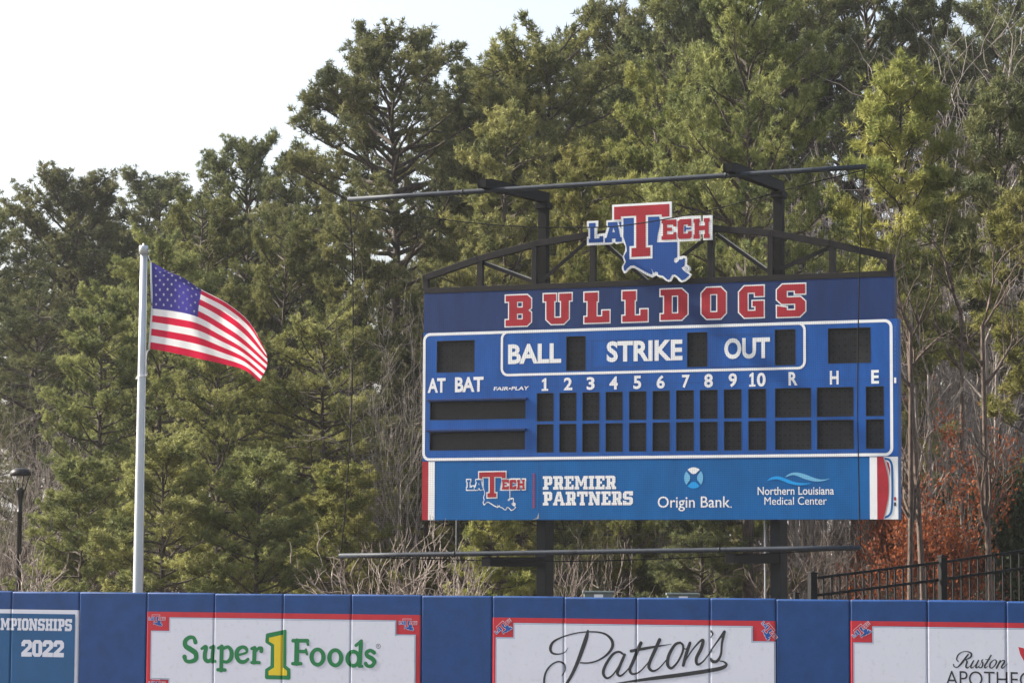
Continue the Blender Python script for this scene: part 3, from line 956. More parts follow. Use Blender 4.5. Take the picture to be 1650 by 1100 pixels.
mp.box(uL + .02, uR - .02, RD + .01, .255, zl + .02, z_mid - .02)
main_panel = mp.build('main_panel', M['royal'], board, fix=False)
ad_panel = MB().box(uL - .005, uR, -0.006, 0.22, z_bot, z_low, .006).build('sponsor_panel', M['azure'], board)

pr = Print()
for ch_, xa, xb, yt, yb in (('B', 812.7, 857.9, 472.9, 527.6), ('U', 873.9, 923.3, 470.3, 524.6), ('L', 939.7, 984.2, 468, 522.3), ('L', 1000.9, 1045.7, 465.7, 520.7),
                            ('D', 1062.4, 1109.9, 463, 518), ('O', 1128.5, 1171.7, 460.5, 516), ('G', 1189, 1232.6, 458, 514), ('S', 1250, 1299.4, 455, 512.8)):
    a, c = B(xa + 2, yb - 2), B(xb - 2, yt + 2)
    a = (a[0], (B(xa, yb)[1])) ; c = (c[0], B(xb, yt)[1])
    a = (a[0], a[1] + .027); c = (c[0], c[1] - .027)
    let = slab_word(ch_, a, c)[0]
    wh = [offset_loop(L, 0.027 if i == 0 else -0.024) for i, L in enumerate(let)]
    pr.poly(wh, .003, 'white')
    pr.poly(let, .0055, 'red')
pr.build('lettering', name_panel)


def rrect(x0, z0, x1, z1, r, n=6):
    P = []
    for cx, cz, a0 in ((x1 - r, z1 - r, 0), (x0 + r, z1 - r, 90), (x0 + r, z0 + r, 180), (x1 - r, z0 + r, 270)):
        for k in range(n + 1):
            a = R(a0 + 90 * k / n)
            P.append((cx + r * math.cos(a), cz + r * math.sin(a)))
    return P


pr = Print()
D0 = .012
lw = .062
bx0, bx1 = B(681.5, 640)[0], B(1439, 620)[0]
bz0, bz1 = z_low + .008, z_mid - .006
pr.ring(rrect(bx0, bz0, bx1, bz1, .17), rrect(bx0 + lw, bz0 + lw, bx1 - lw, bz1 - lw, .11), D0 + .002, 'white')
ix0, ix1 = B(807.3, 570)[0], B(1298.8, 560)[0]
iz0 = (B(830, 606)[1] + B(1280, 595)[1]) / 2
lw2 = .055
pr.ring(rrect(ix0, iz0, ix1, bz1 - .004, .17), rrect(ix0 + lw2, iz0 + lw2, ix1 - lw2, bz1 - lw2 - .004, .115), D0 + .0035, 'white')
pr.build('white_border', main_panel)
pr = Print()
for (xa, ya), (xb, yb) in (((953, 593), (1040, 546)), ((1144, 591.5), (1243, 537))):
    p, q = B(xa, ya), B(xb, yb)
    pr = Print()
    pr.ring([(p[0], p[1]), (q[0], p[1]), (q[0], q[1]), (p[0], q[1])], [(p[0] + .012, p[1] + .012), (q[0] - .012, p[1] + .012), (q[0] - .012, q[1] - .012), (p[0] + .012, q[1] - .012)], D0 + .003, 'royal_dark')
    pr.build('access_hatch', main_panel)

pr = Print()


ONE = [(0, 0), (10, 0), (10, 1.5), (7.1, 1.5), (7.1, 10), (4.6, 10), (0.4, 8.3), (0.4, 6.6), (3.3, 7.5), (3.3, 1.5), (0, 1.5)]


def one(xa, xb, yb, yt):
    p, q = B(xa, yb), B(xb, yt)
    pr = Print()
    pr.poly([(p[0] + (q[0] - p[0]) * x / 10, p[1] + (q[1] - p[1]) * z / 10) for x, z in ONE], D0 + .0035, 'white')
    pr.build('lettering', main_panel)


def tx(t, xa, xb, yb, yt, bold=.028, mat='white', **kw):
    pr = Print()
    pr.text(t, B(xa, yb), B(xb, yt), D0 + .0035, mat, bold, **kw)
    pr.build('lettering', main_panel)


tx('BALL', 819, 904.7, 586.6, 552.4, .034)
tx('STRIKE', 977.9, 1100, 583.6, 546.3, .034)
tx('OUT', 1167.4, 1241, 578.8, 543, .034)
tx('AT', 689.6, 718.5, 632.8, 608.5, .034)
tx('BAT', 733.5, 779.6, 631.8, 606.5, .034)
tx('FAIR•PLAY', 795.6, 853, 629.2, 622, .02, shear=0.12)
for t, xa, xb, yb, yt in (('1', 873.2, 883.8, 629.7, 609), ('2', 908.8, 922.6, 628.6, 607.9), ('3', 945.6, 958.5, 628, 607), ('4', 982.2, 996, 627.4, 606), ('5', 1020.8, 1033.6, 626.8, 605),
                          ('6', 1058.4, 1071.6, 626, 604.2), ('7', 1099.3, 1112, 624.8, 603.4), ('8', 1135, 1149, 624.4, 602), ('9', 1174.4, 1187.8, 623.6, 601), ('10', 1207.4, 1234, 622.8, 600),
                          ('R', 1271, 1285.5, 621, 599), ('H', 1337.6, 1351.6, 619.5, 597), ('E', 1404.2, 1416.4, 618, 595.8)):
    if t == '1':
        one(xa, xb, yb, yt)
    elif t == '10':
        one(xa, 1217.6, yb, yt)
        tx('0', 1220, xb, yb, yt, .03)
    else:
        tx(t, xa, xb, yb, yt, .03)
pr = Print()
for px_ in (872, 1063, 1254):
    u_ = B(px_, 500)[0]
    jn = Print()
    jn.rect((u_ - .004, z_mid + .01), (u_ + .004, z_top - .01), .0012, 'seam_navy')
    jn.build('panel_joint', name_panel)
u_ = B(1330, 612)[1]
jn = Print()
jn.rect((uL + .09, u_ - .004), (uR - .09, u_ + .004), D0 + .0012, 'royal_dark')
jn.build('panel_joint', main_panel)
# maker's name running down the right edge
V, Fc = text_mesh('FAIR-PLAY.COM', .0)
V = np.array(V)
V -= V.min(0)
V /= V.max(0)
p, q = B(1440.6, 526), B(1444.2, 597)
pr.mesh2d(np.stack([p[0] + V[:, 1] * (q[0] - p[0]), p[1] + V[:, 0] * (q[1] - p[1])], 1), Fc, D0 + .002, 'faint_blue')
pr.build('lettering', main_panel)
pr = Print()
pr.rect(B(1441, 617), B(1444.4, 608), D0 + .004, 'white')
pr.build('sticker', main_panel)


def digit(name, p0, p1):
    """a dark window: lining of the recess and a set-back louvre face"""
    x0, z0 = p0
    x1, z1 = p1
    m = MB()
    t = .012
    m.box(x0, x0 + t, -.0145, RD, z0, z1).box(x1 - t, x1, -.0145, RD, z0, z1)
    m.box(x0 + t, x1 - t, -.0145, RD, z0, z0 + t).box(x0 + t, x1 - t, -.0145, RD, z1 - t, z1)
    m.box(x0 + t, x1 - t, RD - .008, RD, z0 + t, z1 - t)
    return m.build(name, M['black_panel'], main_panel)


def dots(pr, x0, z0, x1, z1, nx, nz, r, mat='black_lamp', jit=True):
    for i in range(nx):
        for k in range(nz):
            a = x0 + (x1 - x0) * (i + .5) / nx
            b = z0 + (z1 - z0) * (k + .5) / nz
            pr.poly([(a + r * math.cos(q), b + r * math.sin(q)) for q in (0, 1.05, 2.1, 3.15, 4.2, 5.25)], -(RD - .0095), mat)


SEG = [(0, 0), (1, 0), (2, 0), (0, 1.5), (2, 1.5), (0, 3), (1, 3), (2, 3), (0, 4.5), (2, 4.5), (0, 6), (1, 6), (2, 6)]


def seg_lamps(o, p0, p1, n=1):
    pr = Print()
    wd = (p1[0] - p0[0]) / n
    for q in range(n):
        for a, b in SEG:
            x = p0[0] + wd * (q + .22 + .28 * a)
            z = p0[1] + (p1[1] - p0[1]) * (.14 + .12 * b)
            pr.poly([(x + .019 * math.cos(t), z + .019 * math.sin(t)) for t in (0, 1.05, 2.1, 3.15, 4.2, 5.25)], -(RD - .0095), 'black_lamp')
    for f in ('x',):
        me = pr.build('bulb_lens', main_panel).data
    # lamps belong to the window itself: join into its mesh
    b = bmesh.new()
    b.from_mesh(o.data)
    nmat = len(o.data.materials)
    b2 = bmesh.new()
    b2.from_mesh(me)
    for f in b2.faces: f.material_index += nmat
    tmp = bpy.data.meshes.new('tmp')
    b2.to_mesh(tmp)
    b2.free()
    b.from_mesh(tmp)
    for m in me.materials: o.data.materials.append(m)
    b.to_mesh(o.data)
    b.free()
    for ob in [x for x in bpy.data.objects if x.data is me]: bpy.data.objects.remove(ob)
    bpy.data.meshes.remove(tmp)


for name, p, q, n in WIN:
    o = digit(name, p, q)
    if name == 'digit_panel':
        seg_lamps(o, p, q, n)
        continue
    MB().box(p[0] - .05, q[0] + .04, -.075, -.0125, q[1] + .012, q[1] + .06, .006).build('hood', M['navy'], main_panel)
    if n:
        pr = Print()
        dots(pr, p[0] + (q[0] - p[0]) * .66, p[1] + .06, p[0] + (q[0] - p[0]) * .95, p[1] + .32, 14, 7, .0045, 'grey_dot')
        pr.build('led_matrix', main_panel)

# sponsor panel
pr = Print()
d = .006
xa, xb, xc = B(690.3, 790)[0], B(700.6, 790)[0], 0
e0, e1 = z_bot + .004, z_low - .006
pr.rect((uL - .002, e0), (xa, e1), d + .003, 'red')
pr.build('vinyl_stripe', ad_panel)
pr = Print()
pr.rect((xa, e0), (xb, e1), d + .003, 'white')
pr.build('vinyl_stripe', ad_panel)
pr = Print()
pr.rect((B(1401.6, 780)[0], e0), (uR - .003, e1), d + .003, 'white')
zz = lambda y: e1 + (e0 - e1) * (y - 735) / 101.5
rb = lambda x, y: (B(x, 785)[0], zz(y))
pr.poly([rb(*p) for p in ((1413.6, 735), (1424.5, 735), (1429, 750), (1432, 766), (1432.8, 785), (1431.5, 803), (1428.5, 820), (1424.5, 836.5), (1413.6, 836.5))], d + .006, 'red')
pr.stroke([rb(*p) for p in ((1424.5, 736), (1429.3, 752), (1432.4, 770), (1432.6, 795), (1429.5, 816), (1424.5, 836))], [.02, .03, .02, .012, .02, .02], d + .009, 'grey_print')
pr.stroke([rb(*p) for p in ((1426, 738), (1433, 740), (1437, 747), (1438, 760), (1438, 800), (1436.6, 822), (1432.5, 830), (1426, 833.5))], .045, d + .007, 'azure')
pr.poly([rb(*p) for p in ((1428.5, 742), (1432.5, 745), (1434.5, 755), (1434.5, 768), (1432.6, 757))], d + .0065, 'red')
pr.rect(rb(1440.6, 806), rb(1444, 800.5), d + .006, 'red')
pr.rect(rb(1440.6, 815), rb(1444, 809), d + .006, 'ink')
pr.build('vinyl_wrap', ad_panel)
pr = Print()
c0 = B(799.2, 790.4)
emblem(pr, c0, B(847.6, 790)[0] - B(750.7, 790)[0], 0, d=d + .003, st=.003, blue='azure')
pr.build('emblem', ad_panel)
pr = Print()
pr.rect(B(859.3, 818.5), B(861.8, 762), d + .004, 'red')
pr.build('divider', ad_panel)
for wd, xa, xb, yb, yt in (('PREMIER', 874.8, 993, 788.5, 766), ('PARTNERS', 874.8, 1020.2, 814, 791)):
    pr = Print()
    for let in slab_word(wd, (B(xa, yb)[0], B((xa + xb) / 2, yb - .4)[1]), (B(xb, yt)[0], B((xa + xb) / 2, yt + .3)[1]), 0.7):
        pr.poly(let, d + .004, 'white')
    pr.build('lettering', ad_panel)
pr = Print()
pr.text('Origin Bank', B(1060, 823.2), B(1176.5, 798.8), d + .004, 'white', .006)
pr.text('.', B(1177, 817.6), B(1179.4, 815.2), d + .004, 'white', .0)
pr.build('lettering', ad_panel)
pr = Print()
pr.text('Northern Louisiana', B(1221, 797), B(1344, 783.3), d + .004, 'white', .008)
pr.build('lettering', ad_panel)
pr = Print()
pr.text('Medical Center', B(1232, 813), B(1332.4, 799.6), d + .004, 'white', .0)
pr.build('lettering', ad_panel)
pr = Print()
oc = B(1117.9, 769.5)
orr = B(1133.2, 769.5)[0] - oc[0]
for k, mt in enumerate(('sky_blue', 'white', 'sky_blue', 'cyan')):
    a0 = R(90 * k)
    P = [(math.cos(R(t)), math.sin(R(t))) for t in range(-40, 41, 8)]
    P += [(.62, .46), (.42, .24), (.36, 0), (.42, -.24), (.62, -.46)]
    pr.poly([(oc[0] + orr * (math.cos(a0) * x - math.sin(a0) * y), oc[1] + orr * 1.06 * (math.sin(a0) * x + math.cos(a0) * y)) for x, y in P], d + .004, mt)
pr.build('emblem', ad_panel)
pr = Print()
NL = lambda L: [B(x / 4.583 + 1040, y / 4.583 + 740) for x, y in L]
pr.poly(NL(catmull([(1030,131),(1055,110),(1085,98),(1120,95),(1180,109),(1250,136),(1310,147),(1368,138)], 4) + catmull([(1368,138),(1320,156),(1255,161),(1180,144),(1120,120),(1085,115),(1030,131)], 4)[1:-1]), d + .004, 'sky_blue')
pr.poly(NL(catmull([(897,158),(920,138),(950,126),(990,125),(1050,146),(1110,167),(1170,174),(1228,173)], 4) + catmull([(1228,173),(1180,186),(1120,189),(1060,176),(1000,152),(955,145),(897,158)], 4)[1:-1]), d + .007, 'cyan')
pr.build('emblem', ad_panel)
pr = Print()
pr.stroke([B(868.6, 742), B(868.4, 826)], .010, d + .003, 'royal_dark', smooth=False)
pr.poly([B(869.4, 825), B(869.2, 834.5), B(866, 836), B(858, 837), B(865.5, 834)], .03, 'grey_print')
pr.build('peeling_corner', ad_panel)

# ------------------------------------------------------------------ scoreboard: truss, posts, emblem sign
tr = MB()
TY = 0.0


def P3(px, py, y=0.07):
    a = BF(px, py, -y)
    return Vector((a[0], y, a[1]))


sc = B(1063, 450)[0]
ppm = 1 / (B(1064, 450)[0] - B(1063, 450)[0])
wpx = lambda n: n / 72.0
tr.box(uL, uRn, -.006, .14, z_top + .002, z_top + .125, .004)
zc = z_top + .125
arch = [(683.6, 448.2), (771.8, 417.7), (866, 392.8), (945.8, 379.2), (1045, 370.5), (1149.5, 368), (1243.9, 376.2), (1338.3, 392.8), (1439.0, 415.2)]
ap = [P3(*a) for a in arch]
for i in range(len(ap) - 1):
    e = (ap[i + 1] - ap[i]).normalized() * .02
    tr.beam(ap[i] - e * (i > 0), ap[i + 1] + e, .14, .14 + .003 * (i % 2), .004)
tr.build('arched_truss', M['truss'], board)
for px, w_, yt in ((687.3, 9, 446), (774.5, 9, 419), (956.3, 8.8, 380), (1145.8, 9.5, 370), (1341.5, 9, 395), (1435, 9.5, 416), (862, 8, 392), (1242, 8, 377)):
    top = P3(px, yt)
    MB().box(top.x - w_ / 144, top.x + w_ / 144, .005, .134, zc - .01, top.z, .003).build('truss_upright', M['truss'], board)
for (a, b_), (c, e_), lit in (((779, 424), (860, 454), 1), ((870, 455), (948, 387), 0), ((965, 383), (1050, 459), 1), ((1140, 382), (1052, 450), 0), ((1154, 377), (1239, 438), 1), ((1246, 438), (1340, 398), 0)):
    dm = MB()
    p, q = P3(a, b_), P3(c, e_)
    dm.beam(p, q, .085, .012, .002)
    n_ = Vector((0, .04, .036))
    dm.beam(p + n_, q + n_, .012, .09, .002)
    dg = dm.build('truss_diagonal', M['truss'], board)
    if lit:
        dm = MB()
        up_ = Vector((0, -.004, .052))
        e_ = (q - p) * .04
        dm.beam(p + up_ + e_, q + up_ - e_, .022, .006)
        dm.build('sunlit_edge_strip', M['galv'], dg)  # added pale strip standing in for sunlight along the diagonal's upper edge

# emblem sign: a solid cut-out plate with the print on it
plate = Print()
b = bmesh.new()
fl = [b.verts.new((x, -.055, z)) for x, z in LG_SIL]
f = b.faces.new(fl)
r = bmesh.ops.extrude_face_region(b, geom=[f])
for v in [g for g in r['geom'] if isinstance(g, bmesh.types.BMVert)]: v.co.y = -.018
bmesh.ops.recalc_face_normals(b, faces=b.faces[:])
bmesh.ops.triangulate(b, faces=b.faces[:])
me = bpy.data.meshes.new('emblem_sign')
b.to_mesh(me)
b.free()
me.materials.append(M['white'])
sign = link('emblem_sign', me, board)
pr = emblem(Print(), LGC, LGW, 0, d=.055, st=.0025, sil=False)
cc = Z6([(1232, 850)])[0]
pr.stroke([(cc[0] + .055 * math.cos(a), cc[1] + .055 * math.sin(a)) for a in [k * math.pi / 6 for k in range(12)]], .009, .062, 'line_blue', closed=True, n=3)
pr.text('R', (cc[0] - .02, cc[1] - .028), (cc[0] + .022, cc[1] + .028), .062, 'line_blue', .01)
pr.build('lettering', sign)

# posts, deep steel sections behind the panels
posts = []
for xf0, xf1, xt0, xt1, ytop in ((864, 878.5, 866.5, 880, 326), (1240.8, 1257.6, 1245.5, 1259.8, 308)):
    y0 = .30
    a, c = BF(xf0, 900, -y0)[0], BF(xf1, 900, -y0)[0]
    a2, c2 = BF(xt0, 350, -y0)[0], BF(xt1, 350, -y0)[0]
    zt = BF((xt0 + xt1) / 2, ytop, -y0)[1]
    zk = z_top + .15
    m = MB()
    m.box(a, c, y0, y0 + .50, 0, zk - .9, .006)
    o = m.build('post', M['post'], board)
    m = MB()
    m.box(a2, c2, y0 + .002, y0 + .20, zk - .898, zt, .006)
    # tapering gusset behind the upper section
    gb = m.b
    q = [gb.verts.new((x, y, z)) for x in (a2 + .05, c2 - .05) for y, z in ((y0 + .203, zk - .9), (y0 + .46, zk - .9), (y0 + .40, zk), (y0 + .203, zk + .95))]
    for fc in ((0, 1, 2, 3), (7, 6, 5, 4), (0, 4, 5, 1), (1, 5, 6, 2), (2, 6, 7, 3), (3, 7, 4, 0)): gb.faces.new([q[i] for i in fc])
    m.build('upper_post', M['black_steel'], board)
    posts.append(((a2 + c2) / 2, zt, (a + c) / 2))
# collar plates low on the posts
for (x, zt, xl), py in zip(posts, (901, 897)):
    z = BF(871, py, -.3)[1]
    MB().box(xl - .12, xl + .12, .285, .299, z - .12, z + .14).build('post_collar', M['post'], board)

# net frame standing out in front of the board
PN = 2.62


def P2(px, py, off=PN):
    a = BF(px, py, off)
    return Vector((a[0], -off, a[1]))


tl, tre = P2(561, 321.5), P2(1396, 268.5)
ll, lr = P2(547, 895), P2(1386.5, 882)
for nm, a, c in (('upper', tl, tre), ('lower', ll, lr)):
    m = MB().tube([a + (c - a) * t for t in np.linspace(0, 1, 9)], .052, 14)
    o = m.build('net_pipe', M['pipe'], board)
    for t in (.235, .745):
        m = MB()
        q = a + (c - a) * t
        e = (c - a).normalized()
        m.tube([q - e * .02, q + e * .02], .06, 14)
        m.build('pipe_clamp', M['post'], board)
for (x, zt, xl), k in zip(posts, (0, 1)):
    t = (x - tl.x) / (tre.x - tl.x)
    zp = tl.z + (tre.z - tl.z) * t
    m = MB()
    zb_ = zt + .0
    # beam slopes very slightly up to rest on the pipe
    m.beam((x, .55, zt + .125), (x, -PN - .12, zp + .12), .17, .22, .006, up=(0, 0, 1))
    m.box(x - .14, x + .14, .24, .56, zt - .14, zt + .012, .006)
    m.build('support_arm', M['black_steel'], board)
    m = MB()
    m.box(x - .10, x - .08, -PN - .42, -PN + .75, zp + .02, zp + .19)
    m.box(x + .08, x + .10, -PN - .42, -PN + .75, zp + .02, zp + .19)
    m.box(x - .078, x + .078, -PN - .415, -PN - .395, zp + .02, zp + .19)
    for k_ in range(4): m.box(x - .079, x + .079, -PN - .34 + .055 * k_, -PN - .32 + .055 * k_, zp + .03, zp + .18)
    m.build('slotted_plate', M['black_steel'], board)
    t = (xl - ll.x) / (lr.x - ll.x)
    zp = ll.z + (lr.z - ll.z) * t
    m = MB()
    m.beam((xl, .285, zp - .17), (xl, -PN - .1, zp - .17), .20, .20, .006, up=(0, 0, 1))
    m.build('support_arm', M['black_steel'], board)


def quad_rope(a, c, sag, n=24):
    return [a + (c - a) * t + Vector((0, 0, -4 * sag * t * (1 - t))) for t in np.linspace(0, 1, n)]


def rope_px(L): return [P2(*p) for p in L]


e = Vector((0, 0, -.05))
topr = [Vector((p[0], -PN, p[1])) for p in [BF(x, y, PN) for x, y in catmull([(564, 329), (640, 343), (740, 357), (840, 365), (940, 366.5), (1000, 364), (1090, 350), (1180, 330), (1280, 302), (1340, 287), (1393, 274)], 4)]]
botr = [Vector((p[0], -PN, p[1])) for p in [BF(x, y, PN) for x, y in catmull([(549, 897), (650, 899), (760, 902), (860, 904), (960, 903), (1060, 900), (1160, 896), (1280, 889), (1384, 884)], 4)]]
lefr = [Vector((p[0], -PN, p[1])) for p in [BF(x, y, PN) for x, y in catmull([(563, 328), (567, 400), (569, 500), (568, 600), (563, 720), (556, 820), (549, 893)], 4)]]
rigr = [Vector((p[0], -PN, p[1])) for p in [BF(x, y, PN) for x, y in catmull([(1393, 274), (1390, 320), (1386, 400), (1383, 520), (1382, 660), (1384, 780), (1386, 880)], 4)]]
m = MB()
for L in (topr, botr, lefr, rigr): m.tube(L, .0125, 6)
m.build('net_rope', M['rope'], board)
# the netting itself: square mesh of thin cord between the ropes
iz = lambda L, x: float(np.interp(x, [p.x for p in L], [p.z for p in L]))
ix_l = lambda z: float(np.interp(z, [p.z for p in lefr[::-1]], [p.x for p in lefr[::-1]]))
ix_r = lambda z: float(np.interp(z, [p.z for p in rigr[::-1]], [p.x for p in rigr[::-1]]))
NV, NT = [], []
CW = .0021
SP = .0455


def cord(P):
    """three-sided thin cord along P"""
    for p, q in zip(P[:-1], P[1:]):
        t = (q - p).normalized()
        a = t.cross(Vector((0, 1, 0))).normalized()
        c = Vector((0, 1, 0))
        b0 = len(NV)
        for s_ in (p, q):
            for an in (90, 210, 330):
                NV.append(s_ + a * (CW / 2 * 1.15 * math.cos(R(an))) + c * (CW / 2 * 1.15 * math.sin(R(an))))
        for k in range(3):
            k2 = (k + 1) % 3
            NT.append((b0 + k, b0 + k2, b0 + 3 + k2))
            NT.append((b0 + k, b0 + 3 + k2, b0 + 3 + k))


wob = lambda x, z: .02 * math.sin(x * 1.3 + z * .7) + .012 * math.sin(x * 2.9 - z * 1.9)
xmin, xmax = min(p.x for p in lefr), max(p.x for p in rigr)
x = xmin + .03
while x < xmax - .02:
    z1, z0 = iz(topr, x), iz(botr, x)
    P = []
    for z in np.linspace(z0, z1, 9):
        xx = x + .018 * math.sin(z * 1.1 + x * .35)
        if ix_l(z) <= xx <= ix_r(z): P.append(Vector((xx, -PN + wob(x, z), z)))
    if len(P) > 1: cord(P)
    x += SP
z = min(p.z for p in botr)
ztop = max(p.z for p in topr)
while z < ztop:
    P = []
    for x in np.linspace(xmin, xmax, 40):
        z2 = z + .03 * math.sin(x * .8 + z * .4) + .01 * math.sin(x * 2.3)
        ok = z2 < iz(topr, x) and z2 > iz(botr, x) and ix_l(z2) <= x <= ix_r(z2)
        if ok:
            P.append(Vector((x, -PN + wob(x, z2), z2)))
        else:
            if len(P) > 1: cord(P)
            P = []
    if len(P) > 1: cord(P)
    z += SP
link('netting', np_mesh('netting', [tuple(v) for v in NV], NT, [M['rope']]), board)

# conduit up to the panels
a = BF(1232.8, 900, -.25)
MB().tube([(a[0], .25, 0), (a[0], .25, z_bot + .3)], .024, 10).build('conduit', M['galv'], board)

# ------------------------------------------------------------------ flagpole and flag
FD = 53.0
base = at(222.5, 948, FD)
topp = at(231.3, 396, FD)
pole = empty('flagpole', (base.x, FD, 0))
tag(pole, 'tall tapering silver aluminium flagpole standing behind the blue outfield wall', 'flagpole')
Hh = topp.z
MB().lathe([(.105, 0), (.103, 2.0), (.095, 3.5), (.072, Hh - 2.2), (.061, Hh - .15)], n=28).build('pole', M['alu'], pole)
MB().lathe([(.066, Hh - .165), (.088, Hh - .16), (.090, Hh - .02), (.08, Hh), (.03, Hh + .005), (.016, Hh + .02), (.016, Hh + .05)], n=28).build('pole_cap', M['alu'], pole)
MB().lathe([(.20, 0), (.20, .03), (.13, .1), (.11, .12)], n=28).build('base_collar', M['alu'], pole)


def fl(px, py, off=0.0):
    p = at(px, py, FD + off)
    return p - Vector((base.x, FD, 0))


m = MB()
m.tube([fl(238.2, 411, -.05), fl(241, 418, -.05), fl(243.6, 424, -.05)], .008, 6)
m.tube([fl(243, 424, -.05), fl(243.5, 470, -.05), fl(242.6, 520, -.05), fl(240.6, 563, -.05)], .009, 6)
m.tube([fl(240.6, 563, -.05), fl(237, 566, -.09), fl(235.5, 580, -.09), fl(236.5, 602, -.06)], .011, 6)
m.tube([fl(236.9, 414, -.03), fl(235, 560, -.07), fl(233, 700, -.09), fl(229, 940, -.11)], .006, 6)
m.build('halyard', M['white'], pole)
m = MB()
rc = fl(228.3, 606)
cen = Vector((0, 0, rc.z))
ring = []
for k in range(25):
    a = k / 24 * 2 * math.pi
    ring.append(cen + Vector((.108 * math.cos(a) + .005, .108 * math.sin(a), .055 * math.cos(a) ** 3 + .0)))
m.tube(ring, .010, 6)
m.build('retainer_ring', M['white'], pole)

# cloth control net: rows t = 0, 2/13, 7/13, 1; columns s = 0..1; each (px, py, depth)
CT = [
    [(244, 422, -.03), (288, 447, .06), (322, 470, .16), (361, 495, .12), (397, 522, .20), (422, 569, .22)],
    [(244.6, 444, -.03), (284, 444.5, -.05), (324.2, 467.5, -.02), (366, 489.5, -.02), (402, 520, .04), (427.5, 565, .10)],
    [(245.5, 497, -.03), (282, 501.7, -.10), (318.8, 510.7, -.02), (355.4, 531, -.12), (391, 553.7, -.02), (430.5, 588, .05)],
    [(241.5, 561.5, -.03), (282, 569, -.08), (322, 578, .02), (360, 586.5, -.08), (395, 596.5, .03), (418, 615, .06)],
]
ROWT = [0, 2 / 13, 7 / 13, 1]


def pc(tn, xs, ys):
    """monotone-ish cubic through non-uniform knots"""
    n = len(xs)
    i = min(max(np.searchsorted(xs, tn) - 1, 0), n - 2)
    h = xs[i + 1] - xs[i]
    u = (tn - xs[i]) / h

    def sl(k):
        if k == 0: return (ys[1] - ys[0]) / (xs[1] - xs[0])
        if k == n - 1: return (ys[-1] - ys[-2]) / (xs[-1] - xs[-2])
        return (ys[k + 1] - ys[k - 1]) / (xs[k + 1] - xs[k - 1])
    m0, m1 = sl(i) * h, sl(i + 1) * h
    return (2 * u ** 3 - 3 * u * u + 1) * ys[i] + (u ** 3 - 2 * u * u + u) * m0 + (-2 * u ** 3 + 3 * u * u) * ys[i + 1] + (u ** 3 - u * u) * m1


CTa = np.array(CT)
SS = [0, .2, .4, .6, .8, 1]


def cloth_pt(s_, t_):
    cols = [np.array([pc(s_, SS, CTa[r, :, k]) for k in range(3)]) for r in range(4)]
    q = np.array([pc(t_, ROWT, [cols[r][k] for r in range(4)]) for k in range(3)])
    fd = s_ * 9 - t_ * 7
    wave = .024 * math.sin(17 * s_ + 5 * t_) * min(1, s_ * 4) + .014 * math.sin(31 * s_ - 7 * t_ + 1) * min(1, s_ * 3)
    wave += .022 * abs(math.sin(fd + .6)) ** .6 * (1 - s_) * min(1, s_ * 8) * (1 - t_) * 1.5
    wave += .010 * abs(math.sin(s_ * 14 + t_ * 4)) * s_
    return at(q[0], q[1], FD + q[2] + wave)


NS, NTT = 60, 13 * 4
ori = cloth_pt(0, .5)
gv = [[cloth_pt(i / NS, j / NTT) for i in range(NS + 1)] for j in range(NTT + 1)]
flag = empty('flag', ori)
tag(flag, 'United States flag with stars and red and white stripes blowing from the flagpole', 'flag')
stripes, canton = bmesh.new(), bmesh.new()
sv = [[stripes.verts.new(p - ori) for p in row] for row in gv]
ca = {}
for j in range(NTT):
    for i in range(NS):
        st_ = j // 4
        if i < NS * .4 and st_ < 7:
            q = []
            for jj, ii in ((j, i), (j + 1, i), (j + 1, i + 1), (j, i + 1)):
                if (jj, ii) not in ca: ca[(jj, ii)] = canton.verts.new(gv[jj][ii] - ori)
                q.append(ca[(jj, ii)])
            f = canton.faces.new(q)
            f.smooth = True
        else:
            f = stripes.faces.new((sv[j][i], sv[j + 1][i], sv[j + 1][i + 1], sv[j][i + 1]))
            f.material_index = st_ % 2
            f.smooth = True
for v in [v for v in stripes.verts if not v.link_faces]: stripes.verts.remove(v)
me = bpy.data.meshes.new('stripes'); stripes.to_mesh(me); stripes.free()
me.materials.append(M['flag_red']); me.materials.append(M['flag_white'])
link('striped_field', me, flag)
me = bpy.data.meshes.new('canton'); canton.to_mesh(me); canton.free()
me.materials.append(M['flag_blue'])
can = link('canton', me, flag)
sb = bmesh.new()
for row in range(9):
    for c_ in range(6 if row % 2 == 0 else 5):
        s0 = .4 * ((2 * c_ + 1 + (row % 2)) / 12)
        t0 = 7 / 13 * ((row + 1) / 10)
        pts = []
        for k in range(10):
            rr = .0165 if k % 2 == 0 else .0068
            a = math.pi / 2 + k * math.pi / 5
            pts.append(cloth_pt(min(max(s0 + rr * math.cos(a) * .72, 0), 1), min(max(t0 - rr * math.sin(a) * 1.25, 0), 1)) - ori + Vector((0, -.006, 0)))
        sb.faces.new([sb.verts.new(p) for p in pts])
me = bpy.data.meshes.new('stars'); sb.to_mesh(me); sb.free()
me.materials.append(M['flag_white'])
link('stars', me, can)
m = MB()
hp = [gv[j][0] - ori for j in range(0, NTT + 1, 4)]
m.tube([p + Vector((-.012, 0, 0)) for p in hp], .02, 6)
m.build('header_band', M['white'], flag)

